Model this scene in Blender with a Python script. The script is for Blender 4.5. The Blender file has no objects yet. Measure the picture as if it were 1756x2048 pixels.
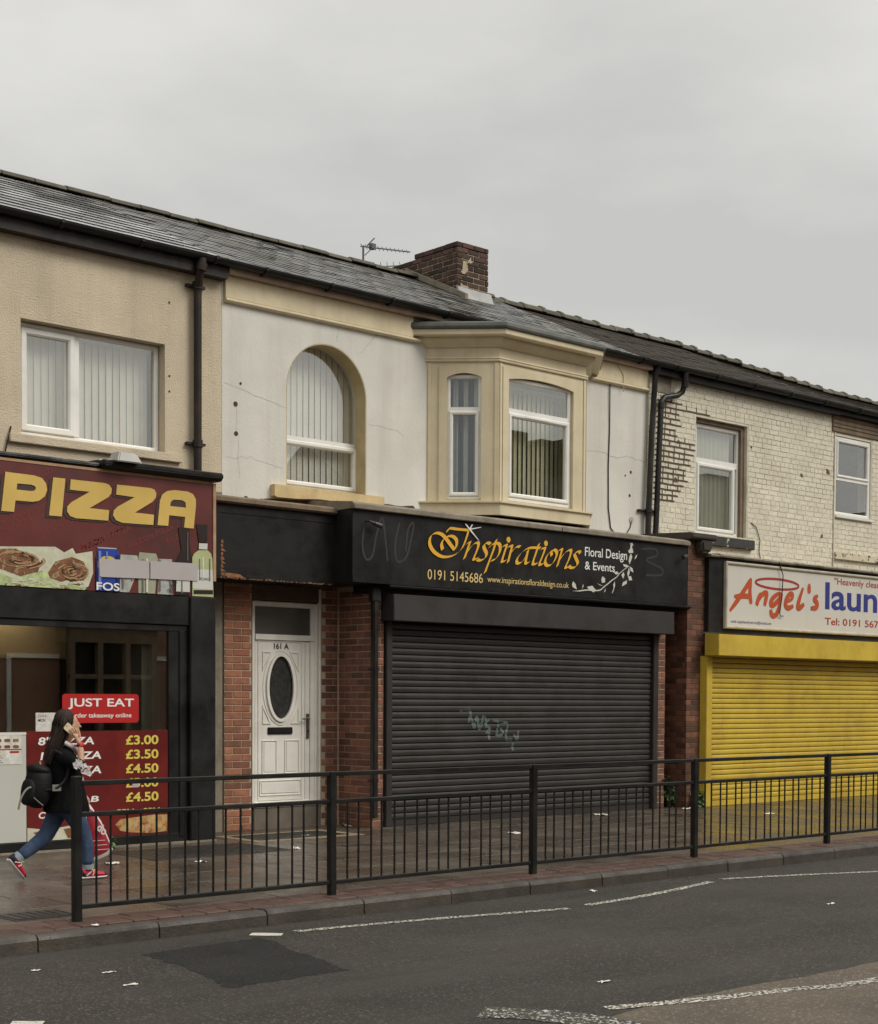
import bpy, bmesh, math, random
from mathutils import Vector, Matrix

S = bpy.context.scene
COL = S.collection
R = math.radians
rnd = random.Random(11)

# ------------------------------------------------------------------ camera
th, pi_, ro = R(42.05766), R(2.0), R(0.3)
F = Vector((math.sin(th)*math.cos(pi_), math.cos(th)*math.cos(pi_), -math.sin(pi_)))
Rt = Vector((math.cos(th), -math.sin(th), 0.0))
Up = Rt.cross(F)
c_, s_ = math.cos(ro), math.sin(ro)
R2 = Rt*c_ + Up*s_
U2 = Up*c_ - Rt*s_
cam_d = bpy.data.cameras.new('camera')
cam = bpy.data.objects.new('camera', cam_d)
COL.objects.link(cam)
mw = Matrix.Identity(4)
for i in range(3):
    mw[i][0] = R2[i]; mw[i][1] = U2[i]; mw[i][2] = -F[i]
mw[0][3], mw[1][3], mw[2][3] = -9.86985, -14.67426, 1.55
cam.matrix_world = mw
cam_d.sensor_fit = 'AUTO'; cam_d.sensor_width = 36.0
cam_d.lens = 3040.0/2048.0*36.0
cam_d.shift_x = 0.0
cam_d.shift_y = (1503.505-1024.0)/2048.0
cam_d.clip_start = 0.1; cam_d.clip_end = 900.0
S.camera = cam

# ------------------------------------------------------------------ sky, sun, exposure
SUN_EL, SUN_AZ = 42.0, 152.0       # azimuth measured from +Y (behind the houses) clockwise towards +X
W = bpy.data.worlds.new('World'); S.world = W; W.use_nodes = True
nt = W.node_tree; nt.nodes.clear()
N = nt.nodes.new; L = nt.links.new
wo = N('ShaderNodeOutputWorld'); bg = N('ShaderNodeBackground')
sky = N('ShaderNodeTexSky'); sky.sky_type = 'NISHITA'; sky.sun_disc = False
sky.sun_elevation = R(SUN_EL); sky.sun_rotation = R(SUN_AZ)
sky.air_density = 1.2; sky.dust_density = 3.0
tc = N('ShaderNodeTexCoord'); mp = N('ShaderNodeMapping'); mp.inputs['Scale'].default_value = (1.0, 1.0, 2.6)
no = N('ShaderNodeTexNoise'); no.inputs['Scale'].default_value = 2.6; no.inputs['Detail'].default_value = 8.0; no.inputs['Roughness'].default_value = 0.52
L(tc.outputs['Generated'], mp.inputs['Vector']); L(mp.outputs['Vector'], no.inputs['Vector'])
cr = N('ShaderNodeValToRGB')
cr.color_ramp.elements[0].position = 0.36; cr.color_ramp.elements[0].color = (4.70, 4.66, 4.50, 1)
cr.color_ramp.elements[1].position = 0.66; cr.color_ramp.elements[1].color = (6.15, 6.07, 5.78, 1)
L(no.outputs['Fac'], cr.inputs['Fac'])
sx = N('ShaderNodeSeparateXYZ'); L(tc.outputs['Generated'], sx.inputs[0])
mr = N('ShaderNodeMapRange'); mr.inputs['From Min'].default_value = 0.42; mr.inputs['From Max'].default_value = 1.0
mr.inputs['To Min'].default_value = 1.0; mr.inputs['To Max'].default_value = 2.5
L(sx.outputs['Z'], mr.inputs['Value'])
vm = N('ShaderNodeVectorMath'); vm.operation = 'SCALE'
L(cr.outputs['Color'], vm.inputs[0]); L(mr.outputs['Result'], vm.inputs['Scale'])
mx = N('ShaderNodeMix'); mx.data_type = 'RGBA'; mx.inputs[0].default_value = 0.96     # overcast: the cloud deck hides nearly all of the blue
L(sky.outputs['Color'], mx.inputs[6]); L(vm.outputs[0], mx.inputs[7])
L(mx.outputs[2], bg.inputs['Color']); bg.inputs['Strength'].default_value = 0.1
L(bg.outputs[0], wo.inputs['Surface'])

sun_d = bpy.data.lights.new('sun', 'SUN'); sun_d.energy = 1.5; sun_d.angle = R(28.0); sun_d.color = (1.0, 0.965, 0.89)
sun = bpy.data.objects.new('sun', sun_d); COL.objects.link(sun)
az, el = R(SUN_AZ), R(SUN_EL)
tosun = Vector((math.sin(az)*math.cos(el), math.cos(az)*math.cos(el), math.sin(el)))
sun.rotation_euler = (-tosun).to_track_quat('-Z', 'Y').to_euler()
sun.location = tosun*50

S.view_settings.view_transform = 'Standard'
S.view_settings.look = 'None'
S.view_settings.gamma = 1.0
S.view_settings.use_curve_mapping = False
S.view_settings.exposure = 0.32
S.render.engine = 'CYCLES'
S.cycles.use_denoising = True
S.cycles.max_bounces = 7
S.cycles.transparent_max_bounces = 12
S.cycles.sample_clamp_indirect = 6.0

SHAPES = {"pizza":{"P":[[[-3.082,3.724],[-2.777,3.719],[-2.696,3.702],[-2.653,3.654],[-2.641,3.591],[-2.667,3.524],[-2.731,3.475],[-2.798,3.46],[-2.979,3.458],[-2.994,3.345],[-3.127,3.343]],[[-2.959,3.624],[-2.81,3.626],[-2.77,3.615],[-2.76,3.594],[-2.78,3.569],[-2.824,3.563],[-2.966,3.563]]],"I":[[[-2.574,3.721],[-2.442,3.722],[-2.483,3.343],[-2.621,3.342]]],"Z":[[[-2.382,3.721],[-2.002,3.721],[-1.952,3.71],[-1.922,3.674],[-1.925,3.627],[-1.96,3.582],[-2.174,3.453],[-1.952,3.451],[-1.963,3.344],[-2.328,3.339],[-2.391,3.355],[-2.425,3.397],[-2.421,3.447],[-2.376,3.494],[-2.17,3.617],[-2.392,3.617]]],"Z2":[[[-1.859,3.72],[-1.468,3.722],[-1.419,3.711],[-1.396,3.674],[-1.404,3.628],[-1.443,3.582],[-1.652,3.453],[-1.425,3.449],[-1.434,3.342],[-1.801,3.336],[-1.871,3.356],[-1.906,3.4],[-1.898,3.45],[-1.852,3.496],[-1.654,3.61],[-1.87,3.617]]],"A":[[[-1.382,3.346],[-1.353,3.603],[-1.325,3.668],[-1.264,3.711],[-1.173,3.729],[-1.018,3.729],[-0.948,3.708],[-0.912,3.656],[-0.912,3.583],[-0.94,3.344],[-1.057,3.346],[-1.045,3.459],[-1.242,3.46],[-1.254,3.347]],[[-1.231,3.557],[-1.223,3.601],[-1.188,3.628],[-1.08,3.631],[-1.04,3.611],[-1.034,3.556]]]},"insp":{"nib":[[[3.046,3.471],[3.099,3.495],[3.084,3.458],[3.044,3.371],[3.004,3.283]],[[3.041,3.353],[3.126,3.449],[3.208,3.497],[3.248,3.481],[3.217,3.395],[3.163,3.295],[3.193,3.289],[3.243,3.313]],[[3.451,3.494],[3.409,3.509],[3.355,3.493],[3.335,3.461],[3.354,3.42],[3.385,3.37],[3.36,3.314],[3.28,3.279],[3.221,3.287]],[[3.552,3.556],[3.511,3.44],[3.436,3.289],[3.357,3.129]],[[3.435,3.452],[3.485,3.496],[3.578,3.515],[3.621,3.481],[3.61,3.398],[3.546,3.318],[3.47,3.291]],[[3.673,3.485],[3.736,3.502],[3.707,3.429],[3.657,3.306],[3.666,3.287],[3.721,3.307]],[[3.759,3.479],[3.831,3.499],[3.803,3.411],[3.761,3.285]],[[3.811,3.405],[3.88,3.475],[3.937,3.5],[3.976,3.497]],[[4.349,3.508],[4.232,3.505],[4.117,3.488],[4.003,3.424],[3.922,3.339],[3.929,3.287],[4.004,3.301],[4.083,3.38],[4.121,3.457]],[[4.121,3.467],[4.093,3.369],[4.077,3.299],[4.115,3.299],[4.158,3.323]],[[4.321,3.562],[4.269,3.442],[4.211,3.316],[4.229,3.29],[4.292,3.307]],[[4.367,3.499],[4.433,3.513],[4.404,3.439],[4.336,3.312],[4.347,3.29],[4.4,3.307]],[[4.588,3.487],[4.53,3.473],[4.462,3.405],[4.435,3.331],[4.478,3.289],[4.559,3.311],[4.631,3.391],[4.654,3.466],[4.612,3.504],[4.552,3.479],[4.56,3.424]],[[4.685,3.496],[4.753,3.52],[4.723,3.435],[4.664,3.29]],[[4.705,3.371],[4.806,3.476],[4.898,3.521],[4.928,3.5],[4.885,3.395],[4.821,3.292],[4.858,3.289],[4.904,3.317]],[[5.105,3.49],[5.086,3.515],[5.015,3.497],[4.994,3.466],[5.023,3.417],[5.058,3.355],[5.013,3.304],[4.933,3.288],[4.886,3.312]],[[2.714,3.594],[2.743,3.637],[2.879,3.637],[3.07,3.64]],[[3.07,3.64],[3.026,3.525],[2.962,3.413],[2.865,3.335],[2.752,3.292],[2.624,3.284],[2.512,3.323],[2.441,3.388],[2.42,3.457],[2.448,3.527],[2.519,3.562],[2.606,3.557],[2.686,3.51],[2.767,3.435],[2.832,3.38]],[[2.832,3.38],[2.865,3.43],[2.865,3.499],[2.81,3.54],[2.734,3.541],[2.657,3.504],[2.616,3.436],[2.636,3.369]]],"dots":[[[3.772,3.574],[3.794,3.576]],[[4.456,3.577],[4.48,3.579]]],"star":[[[3.071,3.648],[3.0,3.712],[3.025,3.714],[3.094,3.655]],[[3.074,3.653],[3.117,3.714],[3.14,3.715],[3.094,3.65]],[[3.083,3.659],[3.276,3.694],[3.276,3.687],[3.088,3.645]],[[3.066,3.648],[3.094,3.655],[3.244,3.524],[3.231,3.524]]]},"floral":{"leaf":[[[6.114,3.7],[6.165,3.707],[6.186,3.672],[6.15,3.663],[6.171,3.618],[6.187,3.573],[6.096,3.56],[6.076,3.592],[6.116,3.621],[6.125,3.668]],[[6.137,3.563],[6.163,3.511],[6.109,3.408],[6.088,3.453],[6.102,3.514]],[[6.267,3.558],[6.249,3.51],[6.209,3.481],[6.223,3.522]],[[5.968,3.403],[6.038,3.401],[6.089,3.384],[6.029,3.364],[5.988,3.374]],[[6.109,3.382],[6.17,3.359],[6.193,3.301],[6.13,3.323]],[[6.099,3.368],[6.115,3.309],[6.081,3.228],[6.06,3.28]],[[5.984,3.298],[6.005,3.256],[5.976,3.202],[5.94,3.253]],[[5.771,3.282],[5.85,3.297],[5.89,3.27],[5.831,3.25]],[[5.556,3.214],[5.61,3.188],[5.61,3.136],[5.547,3.122],[5.532,3.17]],[[4.978,3.114],[5.026,3.078],[5.05,3.009],[4.97,3.036],[4.955,3.074]],[[5.172,3.089],[5.182,3.061],[5.149,3.02]],[[5.244,3.054],[5.354,3.076],[5.432,3.015],[5.375,2.987],[5.288,3.021]],[[5.45,3.114],[5.509,3.097],[5.577,3.088],[5.509,3.088]],[[5.807,3.16],[5.813,3.101],[5.774,3.013],[5.745,2.986],[5.784,3.066],[5.773,3.112]],[[5.616,3.058],[5.617,3.018],[5.588,2.994]],[[5.952,3.098],[5.971,3.155],[6.056,3.187],[6.052,3.14]],[[6.081,3.241],[6.141,3.251],[6.167,3.196],[6.102,3.186]]],"stem":[[[6.089,3.384],[5.93,3.292],[5.831,3.213],[5.743,3.169],[5.665,3.119],[5.567,3.062],[5.51,3.026],[5.413,3.014],[5.24,3.012],[5.05,2.986],[4.966,2.982]]]},"angel":{"s":[[[8.262,2.856],[8.517,3.089],[8.78,3.358]],[[8.771,3.362],[8.744,3.167],[8.778,2.982]],[[8.365,3.075],[8.582,3.092],[8.792,3.092]],[[9.02,3.161],[8.959,3.071],[8.912,2.968]],[[8.949,3.03],[9.047,3.135],[9.142,3.167],[9.16,3.134],[9.112,2.973]],[[9.537,3.173],[9.434,3.161],[9.309,3.087],[9.265,3.007],[9.323,2.989],[9.436,3.053],[9.545,3.156]],[[9.549,3.174],[9.495,3.001],[9.422,2.868],[9.342,2.828],[9.285,2.856],[9.269,2.925]],[[9.679,3.057],[9.802,3.108],[9.817,3.174],[9.74,3.172],[9.656,3.076],[9.65,2.994],[9.728,2.966],[9.845,3.003]],[[10.099,3.292],[10.008,3.121],[9.963,2.994],[10.011,2.978],[10.129,3.043]],[[10.261,3.363],[10.262,3.219]],[[10.5,3.186],[10.44,3.169],[10.409,3.126],[10.479,3.073],[10.456,3.005],[10.311,2.989]]],"halo":[[[9.984,3.31],[9.977,3.299],[9.957,3.287],[9.923,3.276],[9.877,3.266],[9.819,3.258],[9.752,3.251],[9.677,3.245],[9.596,3.241],[9.512,3.239],[9.425,3.238],[9.339,3.24],[9.255,3.243],[9.176,3.248],[9.103,3.255],[9.039,3.263],[8.984,3.272],[8.939,3.282],[8.907,3.293],[8.887,3.304],[8.88,3.316],[8.887,3.327],[8.906,3.339],[8.938,3.349],[8.982,3.359],[9.036,3.367],[9.101,3.375],[9.173,3.381],[9.252,3.385],[9.336,3.387],[9.422,3.388],[9.508,3.387],[9.593,3.384],[9.674,3.379],[9.749,3.373],[9.817,3.365],[9.875,3.355],[9.921,3.345],[9.956,3.334],[9.977,3.322],[9.984,3.31]]]},"cans":{"blue_can":[[[-2.084,3.065],[-1.863,3.07],[-1.837,3.018],[-1.83,2.633],[-2.102,2.627],[-2.086,2.994]]],"can_rim":[[[-2.079,3.069],[-1.863,3.073],[-1.863,3.062],[-2.079,3.057]]],"ring":[[[-1.859,2.907],[-1.863,2.885],[-1.875,2.863],[-1.893,2.844],[-1.917,2.829],[-1.945,2.818],[-1.974,2.814],[-2.004,2.815],[-2.032,2.822],[-2.055,2.834],[-2.073,2.851],[-2.084,2.871],[-2.088,2.893],[-2.084,2.916],[-2.073,2.937],[-2.055,2.956],[-2.031,2.971],[-2.004,2.982],[-1.974,2.987],[-1.944,2.986],[-1.917,2.979],[-1.893,2.967],[-1.874,2.95],[-1.863,2.93]]],"silver":[[[-1.816,3.012],[-1.621,3.014],[-1.607,2.965],[-1.652,2.772],[-1.717,2.627],[-1.825,2.629],[-1.82,2.936]],[[-1.364,2.996],[-1.202,3.003],[-1.198,2.63],[-1.378,2.629]]],"olive_can":[[[-1.594,3.05],[-1.395,3.048],[-1.373,2.996],[-1.409,2.631],[-1.608,2.629],[-1.607,2.996]]],"dark_bottle":[[[-1.124,3.347],[-0.996,3.349],[-0.982,3.162],[-0.959,2.991],[-0.983,2.637],[-1.161,2.632],[-1.157,2.987],[-1.088,3.108],[-1.12,3.293]],[[-0.904,3.396],[-0.763,3.399],[-0.768,3.209],[-0.871,3.202]]],"pale":[[[-1.152,2.788],[-0.987,2.786],[-0.987,2.668],[-1.157,2.667]],[[-0.871,3.194],[-0.763,3.198],[-0.768,3.134],[-0.874,3.131]],[[-0.945,2.914],[-0.702,2.921],[-0.693,2.708],[-0.95,2.709]]],"green_bottle":[[[-0.876,3.119],[-0.764,3.127],[-0.721,3.094],[-0.702,3.04],[-0.688,2.624],[-0.955,2.626],[-0.955,3.039],[-0.932,3.08]]],"band":[[[-0.938,2.694],[-0.696,2.703],[-0.696,2.659],[-0.941,2.651]]],"sticker":[[[-2.059,2.951],[-1.497,2.965],[-1.489,2.958],[-1.486,2.789],[-1.493,2.781],[-2.046,2.768],[-2.065,2.775],[-2.071,2.941]],[[-1.474,2.966],[-0.894,2.976],[-0.894,2.791],[-1.474,2.782]]]},"kebab":{"wrap":[[[-3.526,2.976],[-2.55,3.039],[-2.452,2.989],[-2.36,3.04],[-2.325,2.984],[-2.138,3.023],[-2.131,2.804],[-2.182,2.672],[-2.226,2.624],[-3.528,2.624]]],"meat":[[[-3.526,2.928],[-3.129,2.98],[-2.975,2.99],[-2.799,2.927],[-2.704,2.871],[-2.745,2.767],[-2.868,2.71],[-3.13,2.782],[-3.527,2.758]],[[-2.635,2.774],[-2.551,2.893],[-2.367,2.95],[-2.239,2.913],[-2.182,2.788],[-2.283,2.666],[-2.481,2.694],[-2.607,2.725]]],"salad":[[[-3.528,2.733],[-3.13,2.745],[-3.004,2.702],[-2.868,2.741],[-2.69,2.796],[-2.635,2.774],[-2.607,2.719],[-2.481,2.687],[-2.283,2.664],[-2.211,2.651],[-2.226,2.625],[-3.528,2.624]]]},"graf":{"mint":[[[3.146,1.398],[3.324,1.402],[3.293,1.243]],[[3.341,1.35],[3.391,1.183],[3.44,1.326],[3.49,1.158],[3.555,1.349]],[[3.589,1.325],[3.607,1.157]],[[3.656,1.289],[3.589,1.229],[3.673,1.168],[3.59,1.109]],[[3.723,1.276],[3.994,1.238]],[[3.824,1.227],[3.792,1.082],[3.91,1.105],[3.858,1.178]],[[3.994,1.226],[3.962,1.044],[4.065,1.03]],[[4.098,1.103],[4.168,1.029],[4.184,1.139]],[[3.657,1.132],[3.658,1.024]],[[4.082,0.981],[4.083,0.871]]]},"scrib":{"grey":[[[1.415,3.593],[1.383,3.339],[1.433,3.179],[1.531,3.223],[1.596,3.481],[1.678,3.678],[1.729,3.44],[1.764,3.175]],[[1.946,3.636],[1.88,3.375],[1.915,3.185],[2.051,3.232],[2.135,3.47],[2.168,3.654],[2.083,3.57],[2.05,3.31]],[[6.363,3.635],[6.64,3.654],[6.688,3.567],[6.457,3.492],[6.785,3.392],[6.786,3.301],[6.46,3.282]]]}}

# ------------------------------------------------------------------ helpers
WM = {}          # world matrices of built objects
def wmat(o):
    return WM.get(o.name, Matrix.Identity(4))
def attach(o, parent):
    if parent is not None:
        o.parent = parent
        o.matrix_parent_inverse = wmat(parent).inverted()
def tag(o, label=None, cat=None, group=None, kind=None):
    if label: o['label'] = label
    if cat: o['category'] = cat
    if group: o['group'] = group
    if kind: o['kind'] = kind
    return o
def thing(name, label, cat, loc=(0, 0, 0), group=None):
    o = bpy.data.objects.new(name, None); COL.objects.link(o)
    o.empty_display_size = 0.2
    o.location = loc
    WM[o.name] = Matrix.Translation(Vector(loc))
    return tag(o, label, cat, group)
def link_mesh(name, me, parent=None, loc=None, rotz=0.0, scale=None):
    o = bpy.data.objects.new(name, me); COL.objects.link(o)
    m = Matrix.Identity(4)
    if loc is not None or rotz or scale is not None:
        o.location = loc or (0, 0, 0); o.rotation_euler = (0, 0, rotz)
        if scale is not None: o.scale = scale
        m = Matrix.Translation(Vector(loc or (0, 0, 0))) @ Matrix.Rotation(rotz, 4, 'Z')
    WM[o.name] = m
    attach(o, parent)
    return o

class MB:
    """collects faces; build() links them as one mesh object"""
    def __init__(self, xf=None):
        self.v = []; self.f = []; self.m = []; self.xf = xf
    def add(self, vs, fs, m=0):
        b = len(self.v)
        self.v += [self.xf(*p) if self.xf else tuple(p) for p in vs]
        self.f += [tuple(b+i for i in f) for f in fs]
        self.m += [m]*len(fs)
        return self
    def box(self, x0, x1, y0, y1, z0, z1, m=0):
        return self.add([(x0,y0,z0),(x1,y0,z0),(x1,y1,z0),(x0,y1,z0),(x0,y0,z1),(x1,y0,z1),(x1,y1,z1),(x0,y1,z1)],
                 [(0,3,2,1),(4,5,6,7),(0,1,5,4),(1,2,6,5),(2,3,7,6),(3,0,4,7)], m)
    def hexa(self, p, m=0):
        return self.add(p, [(0,3,2,1),(4,5,6,7),(0,1,5,4),(1,2,6,5),(2,3,7,6),(3,0,4,7)], m)
    def prism(self, poly, y0, y1, m=0):      # polygon of (x, z), extruded along y
        n = len(poly)
        a = sum(poly[i][0]*poly[(i+1)%n][1]-poly[(i+1)%n][0]*poly[i][1] for i in range(n))
        if a < 0: poly = poly[::-1]
        vs = [(x, y0, z) for x, z in poly] + [(x, y1, z) for x, z in poly]
        fs = [tuple(range(n)), tuple(range(2*n-1, n-1, -1))]
        fs += [(i, n+i, n+(i+1)%n, (i+1)%n) for i in range(n)]
        return self.add(vs, fs, m)
    def prismx(self, poly, x0, x1, m=0):     # polygon of (y, z), extruded along x
        n = len(poly)
        a = sum(poly[i][0]*poly[(i+1)%n][1]-poly[(i+1)%n][0]*poly[i][1] for i in range(n))
        if a < 0: poly = poly[::-1]
        vs = [(x0, y, z) for y, z in poly] + [(x1, y, z) for y, z in poly]
        fs = [tuple(range(n-1, -1, -1)), tuple(range(n, 2*n))]
        fs += [(i, (i+1)%n, n+(i+1)%n, n+i) for i in range(n)]
        return self.add(vs, fs, m)
    def tube(self, pts, r, n=10, m=0, cap=True):
        P = [Vector(p) for p in pts]; k = len(P)
        rr = r if isinstance(r, (list, tuple)) else [r]*k
        vs = []; prev = None
        for i in range(k):
            t = (P[min(i+1,k-1)]-P[max(i-1,0)]).normalized()
            if prev is None:
                a = Vector((0,0,1)) if abs(t.z) < .9 else Vector((1,0,0))
                u = t.cross(a).normalized()
            else:
                u = (prev - t*prev.dot(t)).normalized()
            prev = u; w = t.cross(u)
            for j in range(n):
                q = P[i] + (u*math.cos(2*math.pi*j/n)+w*math.sin(2*math.pi*j/n))*rr[i]
                vs.append(tuple(q))
        fs = []
        for i in range(k-1):
            for j in range(n):
                fs.append((i*n+j, i*n+(j+1)%n, (i+1)*n+(j+1)%n, (i+1)*n+j))
        if cap:
            fs.append(tuple(range(n-1,-1,-1))); fs.append(tuple((k-1)*n+j for j in range(n)))
        return self.add(vs, fs, m)
    def lathe(self, prof, c, n=20, m=0):    # prof (r, z)
        vs = []; k = len(prof)
        for r_, z in prof:
            for j in range(n):
                a = 2*math.pi*j/n; vs.append((c[0]+r_*math.cos(a), c[1]+r_*math.sin(a), c[2]+z))
        fs = [(i*n+j, i*n+(j+1)%n, (i+1)*n+(j+1)%n, (i+1)*n+j) for i in range(k-1) for j in range(n)]
        fs.append(tuple(range(n-1,-1,-1))); fs.append(tuple((k-1)*n+j for j in range(n)))
        return self.add(vs, fs, m)
    def ellip(self, c, rx, ry, rz, p=1.0, tilt=0.0, nu=20, nv=12, m=0):
        vs = []; sg = lambda a: (1 if a >= 0 else -1)*abs(a)**p
        ct, st = math.cos(tilt), math.sin(tilt)
        for i in range(nv+1):
            ph = -math.pi/2+math.pi*i/nv
            for j in range(nu):
                t = 2*math.pi*j/nu
                x, y, z = rx*sg(math.cos(ph))*sg(math.cos(t)), ry*sg(math.cos(ph))*sg(math.sin(t)), rz*sg(math.sin(ph))
                vs.append((c[0]+x*ct+z*st, c[1]+y, c[2]-x*st+z*ct))
        fs = [(i*nu+j, i*nu+(j+1) % nu, (i+1)*nu+(j+1) % nu, (i+1)*nu+j) for i in range(nv) for j in range(nu)]
        return self.add(vs, fs, m)
    def mesh(self, name, mats, bevel=0.0, seg=2, smooth=False):
        me = bpy.data.meshes.new(name)
        me.from_pydata(self.v, [], self.f)
        for mt in (mats if isinstance(mats, (list, tuple)) else [mats]): me.materials.append(mt)
        if isinstance(mats, (list, tuple)) and len(mats) > 1:
            me.polygons.foreach_set('material_index', self.m)
        if bevel:
            bm = bmesh.new(); bm.from_mesh(me)
            es = [e for e in bm.edges if len(e.link_faces) == 2 and e.calc_face_angle(0) > 0.6]
            bmesh.ops.bevel(bm, geom=es, offset=bevel, segments=seg, affect='EDGES', clamp_overlap=True)
            bm.to_mesh(me); bm.free()
        if smooth:
            me.polygons.foreach_set('use_smooth', [True]*len(me.polygons))
            try: me.set_sharp_from_angle(angle=R(40))
            except Exception: pass
        me.update()
        return me
    def build(self, name, mats, parent=None, bevel=0.0, seg=2, smooth=False, kind=None, label=None):
        o = link_mesh(name, self.mesh(name, mats, bevel, seg, smooth), parent)
        if kind: o['kind'] = kind
        if label: o['label'] = label
        return o

def shape_mesh(name, loops, mat, y0, y1, xf=None):
    """closed outlines in (x, z) -> solid slab from y0 to y1, inner loops cut holes"""
    cu = bpy.data.curves.new('outline', 'CURVE'); cu.dimensions = '2D'; cu.fill_mode = 'BOTH'
    cu.extrude = abs(y1-y0)/2
    for lp in loops:
        sp = cu.splines.new('POLY'); sp.points.add(len(lp)-1)
        for p, q in zip(sp.points, lp): p.co = (q[0], q[1], 0, 1)
        sp.use_cyclic_u = True
    ob = bpy.data.objects.new('outline', cu)
    me = bpy.data.meshes.new_from_object(ob)
    bpy.data.objects.remove(ob); bpy.data.curves.remove(cu)
    ym = (y0+y1)/2
    for v in me.vertices:
        x, z, e = v.co
        p = (x, ym-e, z)
        v.co = xf(*p) if xf else p
    me.materials.clear(); me.materials.append(mat); me.name = name
    for p in me.polygons: p.material_index = 0; p.use_smooth = False
    return me
def shape(name, loops, mat, y0, y1, parent, xf=None, label=None):
    o = link_mesh(name, shape_mesh(name, loops, mat, y0, y1, xf), parent)
    if label: o['label'] = label
    return o

def text_mesh(body, bold=0.0, shear=0.0, spacing=1.0):
    cu = bpy.data.curves.new('text', 'FONT'); cu.body = body; cu.size = 1.0
    cu.offset = bold; cu.shear = shear; cu.extrude = 0.0; cu.space_character = spacing; cu.resolution_u = 6
    ob = bpy.data.objects.new('text', cu)
    me = bpy.data.meshes.new_from_object(ob)
    bpy.data.objects.remove(ob); bpy.data.curves.remove(cu)
    return me
def text(body, x0, x1, z0, z1, y, mat, parent, name='lettering', bold=0.0, shear=0.0, ref=None, rot=0.0, spacing=1.0):
    """lettering fitted into the box x0..x1, z0..z1 on the plane y, facing the street"""
    me = text_mesh(body, bold, shear, spacing)
    src = text_mesh(ref, bold, shear, spacing) if ref else me
    xs = [v.co.x for v in src.vertices]; zs = [v.co.y for v in src.vertices]
    ax, bx, az_, bz = min(xs), max(xs), min(zs), max(zs)
    kx, kz = (x1-x0)/(bx-ax), (z1-z0)/(bz-az_)
    ca, sa = math.cos(rot), math.sin(rot)
    for v in me.vertices:
        u, w = (v.co.x-ax)*kx, (v.co.y-az_)*kz
        v.co = (x0+u*ca-w*sa, y, z0+u*sa+w*ca)
    me.materials.clear(); me.materials.append(mat)
    for p in me.polygons: p.material_index = 0; p.use_smooth = False
    return link_mesh(name, me, parent)

def smooth_path(p, n=7):
    q = []
    m = len(p)
    for i in range(m-1):
        a, b, c, d = p[max(i-1,0)], p[i], p[i+1], p[min(i+2,m-1)]
        for k in range(n):
            t = k/n
            q.append(tuple(0.5*((2*b[j])+(-a[j]+c[j])*t+(2*a[j]-5*b[j]+4*c[j]-d[j])*t*t+(-a[j]+3*b[j]-3*c[j]+d[j])*t**3) for j in range(2)))
    q.append(p[-1])
    return q
def ribbon(mb, pts, y, w, nib=None, dy=0.0, taper=True, m=0, yf=None):
    P = smooth_path(pts) if len(pts) > 2 else [(pts[0][0]+(pts[1][0]-pts[0][0])*t/6, pts[0][1]+(pts[1][1]-pts[0][1])*t/6) for t in range(7)]
    vs = []; n = len(P)
    for i, (x, z) in enumerate(P):
        if nib: ox, oz = nib[0]*w/2, nib[1]*w/2
        else:
            a, b = P[max(i-1,0)], P[min(i+1,n-1)]
            dx, dz = b[0]-a[0], b[1]-a[1]; l = math.hypot(dx, dz) or 1
            k = 1.0 if not taper else (0.55+0.45*min(1.0, i/(0.3*n), (n-1-i)/(0.2*n)+0.3))
            ox, oz = -dz/l*w/2*k, dx/l*w/2*k
        yy = y - dy*i
        y1_, y2_ = (yf(z-oz), yf(z+oz)) if yf else (yy, yy)
        vs += [(x-ox, y1_, z-oz), (x+ox, y2_, z+oz)]
    mb.add(vs, [(2*i, 2*i+1, 2*i+3, 2*i+2) for i in range(n-1)], m)

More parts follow.
